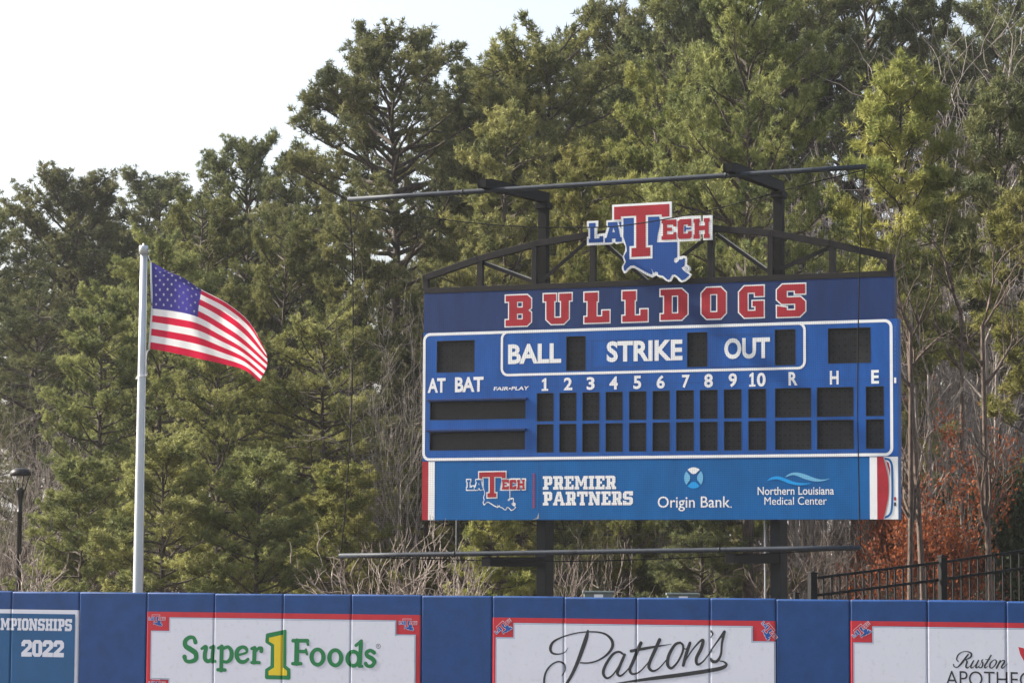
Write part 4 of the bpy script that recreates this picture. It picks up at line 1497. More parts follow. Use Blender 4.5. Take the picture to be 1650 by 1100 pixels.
# ------------------------------------------------------------------ street lamp
LD = 66.0
lb = at(29.5, 945, LD)
lt = at(29.5, 753.5, LD)
lamp = empty('street_lamp', (lb.x, LD, 0))
tag(lamp, 'black post-top street lamp with a domed cap at the far left behind the wall', 'street lamp')
k = LD / F
Hl = lt.z
zf = lambda y: Hl - (y - 753.5) * k
MB().lathe([(.13, 0), (.13, .25), (.075, .32), (4.1 * k, 1.0), (4.0 * k, zf(826)), (4.8 * k, zf(825)), (4.8 * k, zf(823.5)), (4.0 * k, zf(823)), (4.0 * k, zf(807)), (5.0 * k, zf(800)), (7.0 * k, zf(792)), (7.4 * k, zf(789.5)), (5 * k, zf(787)), (2.5 * k, zf(785)), (.5 * k, zf(784))]).build('post', M['lamp_black'], lamp)
MB().lathe([(16.4 * k, zf(766.5)), (17.3 * k, zf(764)), (16.6 * k, zf(760)), (12.5 * k, zf(755.5)), (6 * k, zf(753.8)), (.5 * k, zf(753.5))], n=32).build('lamp_cap', M['lamp_black'], lamp)
for q in range(4):
    m = MB()
    a = R(30 + 90 * q)
    m.tube([(7 * k * math.cos(a), 7 * k * math.sin(a), zf(791)), (10.5 * k * math.cos(a), 10.5 * k * math.sin(a), zf(780)), (15 * k * math.cos(a), 15 * k * math.sin(a), zf(766))], .85 * k, 8)
    m.build('cage_bar', M['lamp_black'], lamp)

# ------------------------------------------------------------------ cabinets and thin pole behind the wall
for (xa, xb, yt), lab in (((939, 990, 951.5), 'green-grey electrical cabinet showing over the wall just right of the left scoreboard post'),
                          ((1074, 1128, 954.6), 'green-grey electrical cabinet showing over the wall below the bank name on the scoreboard')):
    D = 54.5
    p, q = at(xa, yt, D), at(xb, yt, D)
    cb_ = empty('electrical_cabinet', ((p.x + q.x) / 2, D, 0))
    tag(cb_, lab, 'cabinet', 'electrical cabinets behind the wall')
    h = (q.x - p.x) / 2
    z = p.z
    MB().box(-h + .03, h - .03, 0, .34, z - 1.1, z - .045, .008).build('cabinet_body', M['cabinet'], cb_)
    MB().box(-h, h, -.03, .37, z - .045, z, .008).build('lid', M['cabinet'], cb_)
    MB().box(-.09, .09, -.006, -.002, z - .13, z - .065).build('label_plate', M['white'], cb_)
    MB().box(-h + .1, -h + .16, .1, .2, 0, z - 1.1).build('leg', M['galv'], cb_)
    MB().box(h - .16, h - .1, .1, .2, 0, z - 1.1).build('leg', M['galv'], cb_)
p = at(736, 940, 68)
tp = empty('steel_pole', (p.x, 68, 0))
tag(tp, 'thin dark steel pole standing below the left end of the scoreboard', 'pole')
MB().lathe([(.10, 0), (.10, .05), (.042, .08), (.038, 7.0), (.03, 7.02)], n=14).build('pole', M['post'], tp)
MB().lathe([(.042, 7.02), (.045, 7.05), (.01, 7.1)], n=14).build('pole_cap', M['post'], tp)

# ------------------------------------------------------------------ picket fence climbing to the right
fence = empty('picket_fence', at(1310, 930, 47.0) * 1.0)
fo = Vector(fence.location)
fo.z = 0
fence.location = fo
tag(fence, 'black metal picket fence stepping uphill at right behind the padded wall', 'fence')
fyaw = R(24)
fence.rotation_euler = (0, 0, fyaw)
FF = Frame(fo.x, fo.y, fyaw)


def fp(px, py):
    a = FF(px, py)
    return Vector((a[0], 0, a[1]))


bays = []
fposts = [(1282.5, 955, .035), (1309, 922.5, .062), (1518.5, 895.5, .062), (1735, 868, .062)]
for px, py, h in fposts:
    t = fp(px, py)
    o = MB().box(t.x - h, t.x + h, -h, h, 0, t.z - .02, .004).build('fence_post', M['fence'], fence)
    MB().box(t.x - h - .008, t.x + h + .008, -h - .008, h + .008, t.z - .018, t.z + .012, .006).lathe([(h * .6, t.z + .012), (h * .3, t.z + .03), (.002, t.z + .036)], (t.x, 0, 0), 10).build('post_cap', M['fence'], o)
for (x0, yt0, yb0), (x1, yt1, yb1) in (((1317, 930.3, 958.3), (1512, 905.8, 933.6)), ((1525.5, 904.3, 931.5), (1728, 875.5, 904))):
    m = MB()
    a, b_ = fp(x0, yt0), fp(x1, yt1)
    c, e_ = fp(x0, yb0), fp(x1, yb1)
    m.beam(a, b_, .045, .04).beam(c, e_, .045, .04)
    m.beam(a - Vector((0, 0, 2.0)), b_ - Vector((0, 0, 2.0)), .045, .04)
    n = 15
    for k_ in range(n):
        t = (k_ + .75) / (n + .3)
        q = a + (b_ - a) * t
        m.box(q.x - .013, q.x + .013, -.013, .013, q.z - 2.15, q.z - .024)
    m.build('picket_panel', M['fence'], fence)

# ------------------------------------------------------------------ trees: builders
def tubes_np(polys, n=5):
    """polys: list of (points Nx3, radii N); returns V, quads"""
    Vs, Qs, base_ = [], [], 0
    ang = np.linspace(0, 2 * np.pi, n, endpoint=False)
    for P, r in polys:
        P = np.asarray(P, float)
        r = np.asarray(r, float)
        N = len(P)
        T = np.gradient(P, axis=0)
        T /= np.linalg.norm(T, axis=1, keepdims=True) + 1e-9
        ref = np.where(np.abs(T[:, 2:3]) > .9, np.array([[1., 0, 0]]), np.array([[0, 0, 1.]]))
        a = np.cross(T, ref)
        a /= np.linalg.norm(a, axis=1, keepdims=True) + 1e-9
        c = np.cross(T, a)
        V = P[:, None, :] + r[:, None, None] * (a[:, None, :] * np.cos(ang)[None, :, None] + c[:, None, :] * np.sin(ang)[None, :, None])
        Vs.append(V.reshape(-1, 3))
        i = np.arange(N - 1)[:, None] * n
        k_ = np.arange(n)[None, :]
        k2 = (k_ + 1) % n
        Q = np.stack([i + k_, i + k2, i + n + k2, i + n + k_], -1).reshape(-1, 4) + base_
        Qs.append(Q)
        base_ += N * n
    return np.concatenate(Vs), np.concatenate(Qs)


def needles(rng, P, D, K, L, wd, spread=1.0, jit=.035):
    """K narrow triangles around every tuft centre"""
    n = len(P)
    P = np.repeat(P, K, 0) + rng.normal(0, jit, (n * K, 3))
    D = np.repeat(D, K, 0) + rng.normal(0, spread, (n * K, 3))
    D /= np.linalg.norm(D, axis=1, keepdims=True) + 1e-9
    ln = L * rng.uniform(.65, 1.15, (n * K, 1))
    sd = np.cross(D, rng.normal(0, 1, (n * K, 3)))
    sd /= np.linalg.norm(sd, axis=1, keepdims=True) + 1e-9
    h = wd * .5
    V = np.stack([P - sd * h, P + sd * h, P + D * ln], 1).reshape(-1, 3)
    T = np.arange(len(V)).reshape(-1, 3)
    return V, T


def nrm(v):
    return v / (np.linalg.norm(v) + 1e-9)


def pine(seed, H=20., cb=.25, Rr=3.4, limbs=64, prof='oval', puff=3, K=15, tuft=.19, wd=.042, inner=.30, dens=1.0, r0=.22, up=0.35, droop=0.0, gap=0.0):
    rng = np.random.default_rng(seed)
    polys, TP, TD = [], [], []
    nz = 14
    zz_ = np.linspace(0, H, nz)
    wx = np.cumsum(rng.normal(0, .05, nz)) * np.linspace(0, 1, nz)
    wy_ = np.cumsum(rng.normal(0, .05, nz)) * np.linspace(0, 1, nz)
    TR = np.stack([wx, wy_, zz_], 1)
    polys.append((TR, r0 * (1 - zz_ / H) ** .8 + .02))
    az = rng.uniform(0, 6.28)
    for i in range(limbs):
        t = (i + rng.uniform(-.4, .4)) / (limbs - 1)
        t = min(max(t, 0), 1)
        h = H * (cb + (0.985 - cb) * t)
        az += 2.4 + rng.normal(0, .5)
        if prof == 'oval':
            t = t ** .8
            h = H * (cb + (0.985 - cb) * t)
            f = min(1, .62 + 1.1 * t) * math.sqrt(1 - .84 * t ** 2.2)
        elif prof == 'round':
            t = t ** .85
            h = H * (cb + (0.985 - cb) * t)
            f = min(1, .75 + t) * math.sqrt(max(0, 1 - .9 * t ** 1.8))
        elif prof == 'cone':
            f = (1 - t) ** .75 * min(1, .55 + t * 3) + .05
        elif prof == 'dome':
            t = t ** .72
            h = H * (cb + (0.985 - cb) * t)
            f = min(1, .6 + 1.2 * t) * math.sqrt(1 - .90 * t ** 2.4)
        else:
            f = 1 - t * .6
        Lg = Rr * max(f, .12) * rng.uniform(.78, 1.08)
        if gap and rng.random() < gap: continue
        el = up * (0.0 + 1.35 * t) + rng.normal(0, .15)
        if prof == 'dome': el = .22 + .55 * t * t + rng.normal(0, .12)
        d0 = np.array([math.cos(az) * math.cos(el), math.sin(az) * math.cos(el), math.sin(el)])
        p = np.array([np.interp(h, zz_, wx), np.interp(h, zz_, wy_), h])
        n = 6
        pts = [p]
        d_ = d0.copy()
        for k_ in range(n):
            d_ = nrm(d_ + rng.normal(0, .13, 3) + np.array([0, 0, .05 - droop]))
            pts.append(pts[-1] + d_ * Lg / n)
        pts = np.array(pts)
        rl = max(.018, .022 * Lg)
        polys.append((pts, np.linspace(rl, .010, n + 1)))
        # twigs
        ns = max(5, int((Lg * 5.2 + 2) * dens))
        for s_ in range(ns):
            u = inner + (1 - inner) * (s_ + rng.uniform(0, 1)) / ns
            q = np.array([np.interp(u * n, np.arange(n + 1), pts[:, c]) for c in range(3)])
            ax = nrm(pts[min(int(u * n) + 1, n)] - pts[min(int(u * n), n - 1)])
            side = nrm(np.cross(ax, [0, 0, 1])) * (1 if s_ % 2 else -1)
            dr = nrm(ax * rng.uniform(.4, .9) + side * rng.uniform(.3, 1.0) + np.array([0, 0, rng.uniform(.05, .75)]))
            ln = (.35 + .16 * Lg) * rng.uniform(.5, 1.1) * (1.15 - .4 * u)
            mid = q + dr * ln * .5
            dr2 = nrm(dr + np.array([0, 0, .35]) + rng.normal(0, .15, 3))
            end = mid + dr2 * ln * .5
            polys.append((np.array([q, mid, end]), np.array([.012, .009, .005])))
            # needles stand in round puffs at the twig ends
            for k_ in range(puff):
                TP.append(end + rng.normal(0, .075, 3) + np.array([0, 0, .03]))
                TD.append(nrm(dr2 + np.array([0, 0, .35]) + rng.normal(0, .5, 3)))
            if rng.random() < .55:
                for k_ in range(max(1, puff - 1)):
                    TP.append(mid + rng.normal(0, .06, 3) + np.array([0, 0, .04]))
                    TD.append(nrm(dr + np.array([0, 0, .35]) + rng.normal(0, .5, 3)))
        for k_ in range(puff + 1):
            TP.append(pts[-1] + rng.normal(0, .08, 3)); TD.append(nrm(d_ + np.array([0, 0, .4]) + rng.normal(0, .5, 3)))
    for k_ in range(6):
        TP.append(TR[-1] + rng.normal(0, .1, 3)); TD.append(nrm(np.array([0, 0, 1.]) + rng.normal(0, .5, 3)))
    TV, TQ = tubes_np(polys)
    CV, CT_ = needles(rng, np.array(TP), np.array(TD), K, tuft, wd)
    return dict(H=float(CV[:, 2].max()) - .1, trunk=(TV, TQ), crown=(CV, CT_))


def grow(rng, polys, tips, p, d_, ln, r, lvl, maxl, spread, up, kids, tmin=.011, kl=1.0):
    n = 5
    pts = [p]
    for k_ in range(n):
        d_ = nrm(d_ + rng.normal(0, .10 + .03 * lvl, 3) * (kl * .5 if lvl == 0 and kl < 1 else 1) + np.array([0, 0, up]))
        pts.append(pts[-1] + d_ * ln / n)
    pts = np.array(pts)
    r1 = r * (.55 if lvl < maxl else .45)
    polys.append((pts, np.linspace(r, r1, n + 1)))
    if lvl >= maxl:
        tips.append((pts[-1], d_))
        tips.append((pts[-2], d_))
        tips.append((pts[-3], d_))
        return
    nk = kids[lvl]
    for i in range(nk):
        u = rng.uniform(.35, 1.0) if i else 1.0
        q = np.array([np.interp(u * n, np.arange(n + 1), pts[:, c]) for c in range(3)])
        a = rng.normal(0, 1, 3)
        a = nrm(a - d_ * a.dot(d_))
        s_ = spread * rng.uniform(.5, 1.2)
        nd = nrm(d_ * math.cos(s_) + a * math.sin(s_))
        grow(rng, polys, tips, q, nd, ln * rng.uniform(.5, .78) * (kl if lvl == 0 else 1), max(r1 * rng.uniform(.6, .9), tmin), lvl + 1, maxl, spread, up, kids, tmin, kl)


def bare(seed, H=15., stems=1, r0=.14, first=.42, kids=(6, 5, 4, 3), maxl=4, spread=.6, up=.07, lean=.08, leaf=None, tmin=.011, kl=1.0):
    rng = np.random.default_rng(seed)
    polys, tips = [], []
    for s_ in range(stems):
        a = rng.uniform(0, 6.28)
        d_ = nrm(np.array([math.cos(a) * lean, math.sin(a) * lean, 1.0]))
        grow(rng, polys, tips, np.array([rng.normal(0, .12 * (stems > 1)), rng.normal(0, .12 * (stems > 1)), 0.]), d_, H * first * rng.uniform(.8, 1.1), r0 * rng.uniform(.7, 1.1), 0, maxl, spread, up, kids, tmin, kl)
    TV, TQ = tubes_np(polys, 4)
    zmax = TV[:, 2].max()
    out = dict(H=zmax, trunk=(TV, TQ))
    if leaf:
        P = np.array([t[0] for t in tips])
        D = np.array([t[1] for t in tips])
        n, K = len(P), leaf['K']
        P = np.repeat(P, K, 0) + rng.normal(0, leaf['jit'], (n * K, 3))
        a = nrm2(rng.normal(0, 1, (n * K, 3)) + np.array([0, 0, leaf.get('flat', 0)]) * 0)
        b_ = nrm2(np.cross(a, rng.normal(0, 1, (n * K, 3)) + np.array([0, 0, leaf.get('flat', 0)])))
        L = leaf['size'] * rng.uniform(.6, 1.2, (n * K, 1))
        Vv = np.stack([P - a * L * .5, P + b_ * L * .32, P + a * L * .5, P - b_ * L * .32], 1).reshape(-1, 3)
        q = np.arange(len(Vv)).reshape(-1, 4)
        out['crown'] = (Vv, np.concatenate([q[:, [0, 1, 2]], q[:, [0, 2, 3]]]))
    return out


def nrm2(a):
    return a / (np.linalg.norm(a, axis=1, keepdims=True) + 1e-9)


MESH = {}


def variant(name, spec, bark, leafm=None):
    V, Q = spec['trunk']
    tm = np_mesh('trunk', V, Q, [M[bark]], smooth=True, n=4)
    cms = {}
    MESH[name] = dict(H=spec['H'], trunk=tm, crown=cms, spec=spec)


NEED = ('needle', 'needle_dark', 'needle_bright')
variant('full_a', pine(1, 20, .08, 4.6, 104, 'oval', dens=.95), 'bark')
variant('full_b', pine(2, 20, .16, 3.9, 98, 'round', dens=1.0, up=.40), 'bark')
variant('full_c', pine(3, 20, .22, 4.9, 92, 'oval', dens=.95, up=.25), 'bark')
variant('tall_a', pine(4, 21, .36, 4.9, 92, 'dome', dens=1.0, r0=.26), 'bark')
variant('tall_b', pine(5, 21, .34, 4.6, 88, 'dome', dens=1.0, r0=.25, gap=.05), 'bark')
variant('hero', pine(11, 20, .55, 4.9, 76, 'dome', dens=1.05, r0=.27, inner=.48), 'bark')
variant('young', pine(6, 14, .50, 1.9, 54, 'oval', puff=3, tuft=.20, K=18, wd=.036, dens=1.0, r0=.11, up=.5), 'bark')
variant('open', pine(7, 15, .45, 1.6, 34, 'oval', puff=3, tuft=.20, K=18, wd=.036, dens=1.0, r0=.11, up=.3, gap=.2), 'bark')
variant('low', pine(8, 9, .08, 2.6, 62, 'round', dens=1.0, r0=.10, up=.5), 'bark')
variant('bare_a', bare(21, 15, 1, .15, .48, (6, 4, 3, 2), 4, .62, .08), 'bark_grey')
variant('bare_b', bare(22, 14, 4, .085, .5, (4, 3, 3, 2), 4, .42, .08, .22), 'bark_grey')
variant('bare_c', bare(23, 16, 2, .11, .52, (5, 4, 3, 2), 4, .5, .09, .14), 'bark_grey')
variant('bare_d', bare(24, 18, 1, .17, .5, (7, 5, 4, 4), 4, .6, .08, tmin=.014), 'bark_grey')
variant('slim', bare(25, 17, 1, .25, .88, (8, 4, 2), 3, .75, .06, .012, kl=.26), 'bark_warm')
variant('slim_grey', bare(26, 15, 2, .16, .84, (7, 4, 2), 3, .7, .08, .03, kl=.26), 'bark_grey')
variant('shrub_a', bare(31, 4, 6, .028, .5, (4, 3, 2), 3, .45, .06, .40), 'twig')
variant('shrub_b', bare(32, 4, 6, .024, .46, (4, 4, 2), 3, .55, .05, .5), 'brown_twig')
variant('oak', bare(41, 9, 2, .09, .36, (7, 6, 5, 3), 4, .75, .03, .2, leaf=dict(K=3, jit=.16, size=.17)), 'bark', ('oak_leaf',))
variant('evergreen', bare(42, 6, 3, .06, .34, (7, 6, 5, 3), 4, .8, .02, .2, leaf=dict(K=6, jit=.16, size=.16)), 'brown_twig', ('ever_leaf',))


def plant(kind, px, ytop, depth, label, cat='tree', leaf='needle', name='pine_tree', wide=1.0, rz=None, group=None, dz=0.0):
    p = at(px, ytop, depth)
    v = MESH[kind]
    k_ = p.z / v['H']
    o = empty(name, (p.x, depth, 0), rz if rz is not None else (px * 1.7 + depth) % 6.28)
    o.scale = (k_ * wide, k_ * wide, k_)
    tag(o, label, cat, group)
    link('trunk' if cat == 'tree' else 'stem', v['trunk'], o)
    if leaf and 'crown' in v['spec'] and leaf not in v['crown']:
        v['crown'][leaf] = np_mesh('crown', *v['spec']['crown'], [M[leaf]])
    if v['crown'] and leaf: link('crown' if cat == 'tree' else 'foliage', v['crown'][leaf], o)
    return o


GP = 'pines of the wood behind the outfield'
# the skyline, left to right
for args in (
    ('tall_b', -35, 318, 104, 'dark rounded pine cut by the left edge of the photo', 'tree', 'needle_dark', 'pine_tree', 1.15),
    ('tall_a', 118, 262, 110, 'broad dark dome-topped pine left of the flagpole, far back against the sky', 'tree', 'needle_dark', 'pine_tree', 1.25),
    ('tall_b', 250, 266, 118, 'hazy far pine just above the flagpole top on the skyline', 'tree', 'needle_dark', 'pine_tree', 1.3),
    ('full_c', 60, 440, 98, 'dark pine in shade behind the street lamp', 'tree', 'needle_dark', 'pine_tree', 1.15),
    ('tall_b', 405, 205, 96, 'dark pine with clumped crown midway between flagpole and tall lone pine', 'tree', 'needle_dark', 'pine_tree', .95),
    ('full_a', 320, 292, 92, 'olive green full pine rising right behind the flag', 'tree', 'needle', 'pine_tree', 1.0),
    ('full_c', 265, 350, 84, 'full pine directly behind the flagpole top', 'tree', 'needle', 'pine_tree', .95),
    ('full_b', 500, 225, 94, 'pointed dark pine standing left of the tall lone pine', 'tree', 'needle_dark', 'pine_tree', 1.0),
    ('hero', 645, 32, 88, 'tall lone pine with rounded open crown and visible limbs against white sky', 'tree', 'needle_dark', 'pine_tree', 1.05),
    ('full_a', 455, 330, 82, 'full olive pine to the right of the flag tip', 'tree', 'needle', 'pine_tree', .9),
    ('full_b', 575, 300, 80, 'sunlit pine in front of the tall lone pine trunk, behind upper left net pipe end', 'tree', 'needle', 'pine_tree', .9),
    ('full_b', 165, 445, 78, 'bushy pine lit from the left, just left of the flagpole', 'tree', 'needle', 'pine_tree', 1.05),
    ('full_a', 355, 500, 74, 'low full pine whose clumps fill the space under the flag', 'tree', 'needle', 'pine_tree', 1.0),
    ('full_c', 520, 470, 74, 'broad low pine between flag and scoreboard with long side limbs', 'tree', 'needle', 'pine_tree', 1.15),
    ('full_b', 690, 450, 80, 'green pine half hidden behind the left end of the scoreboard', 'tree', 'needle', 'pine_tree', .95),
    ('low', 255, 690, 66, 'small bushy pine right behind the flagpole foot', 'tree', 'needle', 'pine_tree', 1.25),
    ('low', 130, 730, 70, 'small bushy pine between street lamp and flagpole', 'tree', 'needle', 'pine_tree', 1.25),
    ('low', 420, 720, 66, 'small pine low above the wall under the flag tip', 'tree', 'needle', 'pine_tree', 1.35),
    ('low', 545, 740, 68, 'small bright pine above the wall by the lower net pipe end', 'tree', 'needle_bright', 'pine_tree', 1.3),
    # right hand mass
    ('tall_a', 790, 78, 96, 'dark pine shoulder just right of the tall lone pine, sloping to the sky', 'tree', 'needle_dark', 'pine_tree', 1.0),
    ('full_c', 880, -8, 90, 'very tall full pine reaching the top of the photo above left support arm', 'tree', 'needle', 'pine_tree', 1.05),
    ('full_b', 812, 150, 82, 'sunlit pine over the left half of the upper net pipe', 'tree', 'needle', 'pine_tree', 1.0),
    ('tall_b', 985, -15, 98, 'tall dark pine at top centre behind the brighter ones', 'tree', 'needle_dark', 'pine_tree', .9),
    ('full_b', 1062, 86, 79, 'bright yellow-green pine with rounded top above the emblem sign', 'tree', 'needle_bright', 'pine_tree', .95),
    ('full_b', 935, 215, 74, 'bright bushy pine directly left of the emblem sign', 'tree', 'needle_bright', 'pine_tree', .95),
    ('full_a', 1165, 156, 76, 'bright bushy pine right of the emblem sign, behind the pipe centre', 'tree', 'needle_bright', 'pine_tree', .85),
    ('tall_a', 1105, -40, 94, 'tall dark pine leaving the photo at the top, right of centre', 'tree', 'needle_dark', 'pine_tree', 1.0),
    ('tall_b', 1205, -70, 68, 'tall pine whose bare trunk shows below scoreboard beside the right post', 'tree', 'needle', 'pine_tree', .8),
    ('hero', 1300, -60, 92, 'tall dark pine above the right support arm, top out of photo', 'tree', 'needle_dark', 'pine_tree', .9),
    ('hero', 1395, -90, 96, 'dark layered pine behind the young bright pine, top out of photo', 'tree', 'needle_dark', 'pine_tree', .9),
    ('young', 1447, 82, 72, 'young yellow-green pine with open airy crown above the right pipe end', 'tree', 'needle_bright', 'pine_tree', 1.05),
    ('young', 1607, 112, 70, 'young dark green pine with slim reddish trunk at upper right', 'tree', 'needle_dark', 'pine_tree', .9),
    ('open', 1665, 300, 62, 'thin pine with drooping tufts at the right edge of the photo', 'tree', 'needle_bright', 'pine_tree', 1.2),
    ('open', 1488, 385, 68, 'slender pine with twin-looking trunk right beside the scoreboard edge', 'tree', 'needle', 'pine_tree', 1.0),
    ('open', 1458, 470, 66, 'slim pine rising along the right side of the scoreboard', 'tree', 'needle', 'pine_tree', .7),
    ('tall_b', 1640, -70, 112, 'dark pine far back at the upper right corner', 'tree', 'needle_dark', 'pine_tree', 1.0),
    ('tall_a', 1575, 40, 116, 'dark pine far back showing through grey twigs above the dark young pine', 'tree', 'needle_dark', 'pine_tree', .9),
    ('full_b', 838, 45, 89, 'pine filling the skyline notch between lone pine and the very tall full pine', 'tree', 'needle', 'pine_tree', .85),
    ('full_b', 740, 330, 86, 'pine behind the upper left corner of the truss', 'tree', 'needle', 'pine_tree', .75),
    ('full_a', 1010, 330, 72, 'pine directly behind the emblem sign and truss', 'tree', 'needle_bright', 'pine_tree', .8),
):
    plant(*args)

for args in (
    ('slim', 1461, 330, 60, 'slim dark trunk rising just right of the scoreboard edge, nearest to it'),
    ('slim', 1487, 360, 61, 'slim straight trunk in front of the russet leaves, second from the scoreboard'),
    ('slim', 1545, 300, 68, 'tall slim brown trunk standing in the middle of the russet leaves'),
    ('slim', 1592, 330, 60, 'slim brown trunk standing behind the fence between the tall fence post and the photo edge'),
    ('slim', 1365, 300, 78, 'slim trunk behind the truss between right post and truss end'),
    ('slim_grey', 1495, 420, 65, 'pair of slim pale trunks left of the russet oaks'),
    ('slim_grey', 1590, 350, 69, 'pair of slim pale trunks right of the russet oaks'),
    ('slim_grey', 1320, 260, 80, 'pair of pale trunks behind the right net support arm'),
):
    plant(args[0], args[1], args[2], args[3], args[4], 'tree', None, 'bare_tree', .8)

GB = 'bare winter trees in the wood'
for args in (
    ('bare_b', 1530, 150, 78, 'grey many-stemmed leafless tree between the two young pines', 1.0),
    ('bare_c', 1345, 240, 82, 'leafless grey tree behind the right end of the truss', .9),
    ('bare_a', 1300, 160, 88, 'bare branching tree above the right support arm', 1.0),
    ('bare_d', 1590, -20, 88, 'tall leafless tree with reddish-grey twigs near the upper right corner', 1.2),
    ('bare_d', 1648, -40, 84, 'tall grey leafless tree cut by the upper right corner of the photo', 1.2),
    ('bare_d', 1535, 10, 90, 'tall leafless tree between the bright and the dark young pine crowns', 1.0),
    ('bare_d', 1480, 40, 92, 'grey leafless tree behind the top of the bright young pine', 1.0),
    ('bare_c', 668, 455, 71, 'pale grey leafless sapling close to the left end of the scoreboard', .8),
    ('bare_a', 1635, 200, 84, 'bare tree behind the dark young pine at right edge', .9),
    ('bare_c', 1425, 330, 80, 'thin leafless tree below the young bright pine', .8),
    ('bare_b', 1250, 330, 84, 'leafless stems behind the right truss half', .9),
    ('bare_c', 715, 285, 96, 'pale bare tree seen against sky right of the tall lone pine', .9),
    ('bare_b', 20, 545, 86, 'brownish leafless tree at left edge above the street lamp', 1.0),
    ('bare_c', 75, 600, 90, 'thin leafless tree just right of the street lamp', .9),
    ('bare_b', -25, 600, 80, 'leafless tree cut by the left edge of the photo', 1.0),
    ('bare_b', 625, 430, 73, 'pale grey many-stemmed sapling just left of the scoreboard edge', .8),
    ('bare_b', 1400, 230, 78, 'tall thin grey sapling left of the young bright pine trunk', .7),
    ('bare_c', 1512, 230, 78, 'tall thin grey sapling right of the young bright pine trunk', .7),
    ('bare_b', 1550, 240, 76, 'clump of straight grey saplings left of the dark young pine trunk', .8),
    ('bare_c', 1545, 520, 66, 'thin grey sapling rising through the russet oak', .6),
    ('bare_b', 960, 800, 66, 'pale bare sapling below the scoreboard centre left', .6),
    ('bare_b', 1090, 780, 70, 'pale bare sapling below the scoreboard centre', .6),
    ('bare_c', 1330, 780, 66, 'thin bare sapling between right scoreboard post and fence', .6),
):
    plant(args[0], args[1], args[2], args[3], args[4], 'tree', None, 'bare_tree', args[5], group=GB)

plant('oak', 1545, 655, 63, 'oak keeping its russet red leaves behind the picket fence', 'tree', 'oak_leaf', 'oak_tree', .62)
plant('oak', 1482, 610, 70, 'second russet oak rising close beside the scoreboard edge, further back', 'tree', 'oak_leaf', 'oak_tree', .42)
plant('oak', 1400, 815, 70, 'small russet oak under the right end of the sponsor panel', 'tree', 'oak_leaf', 'oak_tree', .62)
plant('low', 1125, 770, 68, 'dark bushy pine seen below the scoreboard centre between its posts', 'tree', 'needle_dark', 'pine_tree', 1.2)
plant('low', 1035, 790, 73, 'smaller dark bushy pine below the scoreboard nearer its left post', 'tree', 'needle_dark', 'pine_tree', 1.1)
plant('evergreen', 1600, 740, 70, 'pale-speckled evergreen at right edge above the fence', 'tree', 'ever_leaf', 'evergreen_tree', .8)
plant('low', 800, 800, 66, 'small bright pine under the scoreboard beside the left post', 'tree', 'needle_bright', 'pine_tree', 1.1)
plant('low', 905, 800, 72, 'small pine just right of the left scoreboard post', 'tree', 'needle', 'pine_tree', 1.1)
GS = 'leafless shrubs behind the wall'
plant('shrub_a', 650, 830, 60, 'large pale leafless shrub under the left end of the lower net pipe', 'shrub', None, 'shrub', 1.1, group=GS)
plant('shrub_a', 715, 850, 61, 'pale leafless shrub beside the thin steel pole', 'shrub', None, 'shrub', 1.0, group=GS)
plant('shrub_a', 5, 850, 56, 'pale arching leafless shrub at the foot of the street lamp', 'shrub', None, 'shrub', 1.2, group=GS)
plant('shrub_b', 600, 880, 62, 'low brown leafless shrub left of the pale ones', 'shrub', None, 'shrub', 1.3, group=GS)
plant('shrub_a', 945, 860, 62, 'pale leafless shrub behind the left electrical cabinet', 'shrub', None, 'shrub', .8, group=GS)
for i, (px, yt, dd) in enumerate(((1290, 850, 66), (1350, 820, 70), (1420, 800, 72), (1480, 780, 74), (1560, 800, 74), (1620, 790, 76), (1650, 830, 70), (60, 830, 72), (150, 860, 74), (330, 850, 76), (460, 870, 74), (1230, 850, 74), (1400, 880, 64), (1520, 880, 66))):
    plant('shrub_b', px, yt, dd, 'brown leafless shrub in the tangled undergrowth along the wood edge', 'shrub', None, 'shrub', 1.4, group='undergrowth shrubs')

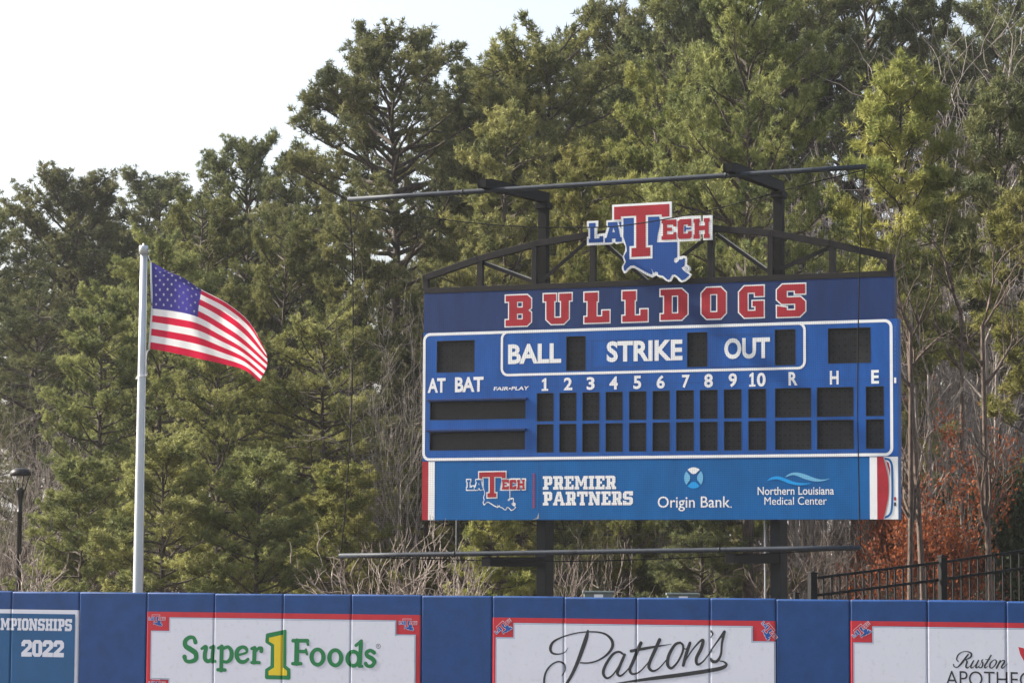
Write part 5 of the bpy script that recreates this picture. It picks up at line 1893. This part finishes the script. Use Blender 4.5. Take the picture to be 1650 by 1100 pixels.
# ------------------------------------------------------------------ the wood far behind, one mass
rng = np.random.default_rng(77)
parts_v, parts_t, parts_m = [], [], []
nb = 0
lite = [pine(51, 20, .12, 4.6, 64, 'oval', puff=2, K=7, tuft=.25, wd=.06, dens=.7), pine(52, 21, .48, 4.4, 46, 'dome', puff=2, K=7, tuft=.25, wd=.06, dens=.8)]
lbare = [bare(53, 15, 2, .13, .6, (5, 3, 2), 3, .5, .08, .10, tmin=.022), bare(54, 6, 8, .04, .45, (3, 2), 2, .5, .05, .4, tmin=.018)]
rows = []
prof_x = [-150, 0, 60, 250, 400, 470, 560, 720, 800, 900, 1000, 1800]
prof_y = [420, 380, 330, 330, 300, 330, 360, 380, 170, 80, 20, 10]
for depth in (112, 124, 138, 152):
    for px in np.arange(-160, 1830, 3.6 / depth * F / 1.05):
        x_ = px + rng.uniform(-35, 35)
        yt = np.interp(x_, prof_x, prof_y) + rng.uniform(10, 140) + (depth - 112) * .4
        if x_ > 1230 and rng.random() < (.85 if x_ > 1450 else .5):
            rows.append((x_, yt + rng.uniform(-40, 220), depth + rng.uniform(-5, 5), 'b'))
            continue
        rows.append((x_, yt, depth + rng.uniform(-5, 5), 'q' if x_ > 1230 else 'p'))
    for px in np.arange(-160, 1830, 42):
        rows.append((px + rng.uniform(-20, 20), rng.uniform(780, 860), depth + rng.uniform(-6, 6), 's'))
for px in np.arange(1180, 1800, 62):
    for dd in (100, 116):
        rows.append((px + rng.uniform(-20, 20), rng.uniform(120, 420), dd + rng.uniform(-6, 6), 'b'))
for px in np.arange(-100, 300, 40):
    rows.append((px + rng.uniform(-20, 20), rng.uniform(480, 640), 100 + rng.uniform(-6, 6), 'b'))
for x_, yt, dd, kd in rows:
    p = at(x_, yt, dd)
    sp_ = lite[rng.integers(2)] if kd == 'p' else lite[1] if kd == 'q' else (lbare[0] if kd == 'b' else lbare[1])
    k_ = p.z / sp_['H']
    a = rng.uniform(0, 6.28)
    Rm = np.array([[math.cos(a), -math.sin(a), 0], [math.sin(a), math.cos(a), 0], [0, 0, 1]])
    wd_ = 1.0 if kd != 's' else 1.5
    for key, mi in (('trunk', 1 if kd in 'pq' else 2), ('crown', 0)):
        if key not in sp_: continue
        V, T = sp_[key]
        if key == 'trunk': T = np.concatenate([T[:, [0, 1, 2]], T[:, [0, 2, 3]]])
        V2 = (V @ Rm.T) * np.array([k_ * wd_, k_ * wd_, k_]) + np.array([p.x, dd, 0])
        parts_v.append(V2.astype(np.float32))
        parts_t.append((T + nb).astype(np.int32))
        parts_m.append(np.full(len(T), mi, np.int32))
        nb += len(V)
me = np_mesh('far_wood', np.concatenate(parts_v), np.concatenate(parts_t), [M['needle_dark'], M['bark'], M['brown_twig']], np.concatenate(parts_m))
tag(link('far_wood', me), 'dense far-off wood of pines and bare trees filling in behind the nearer trees', 'wood', kind='stuff')
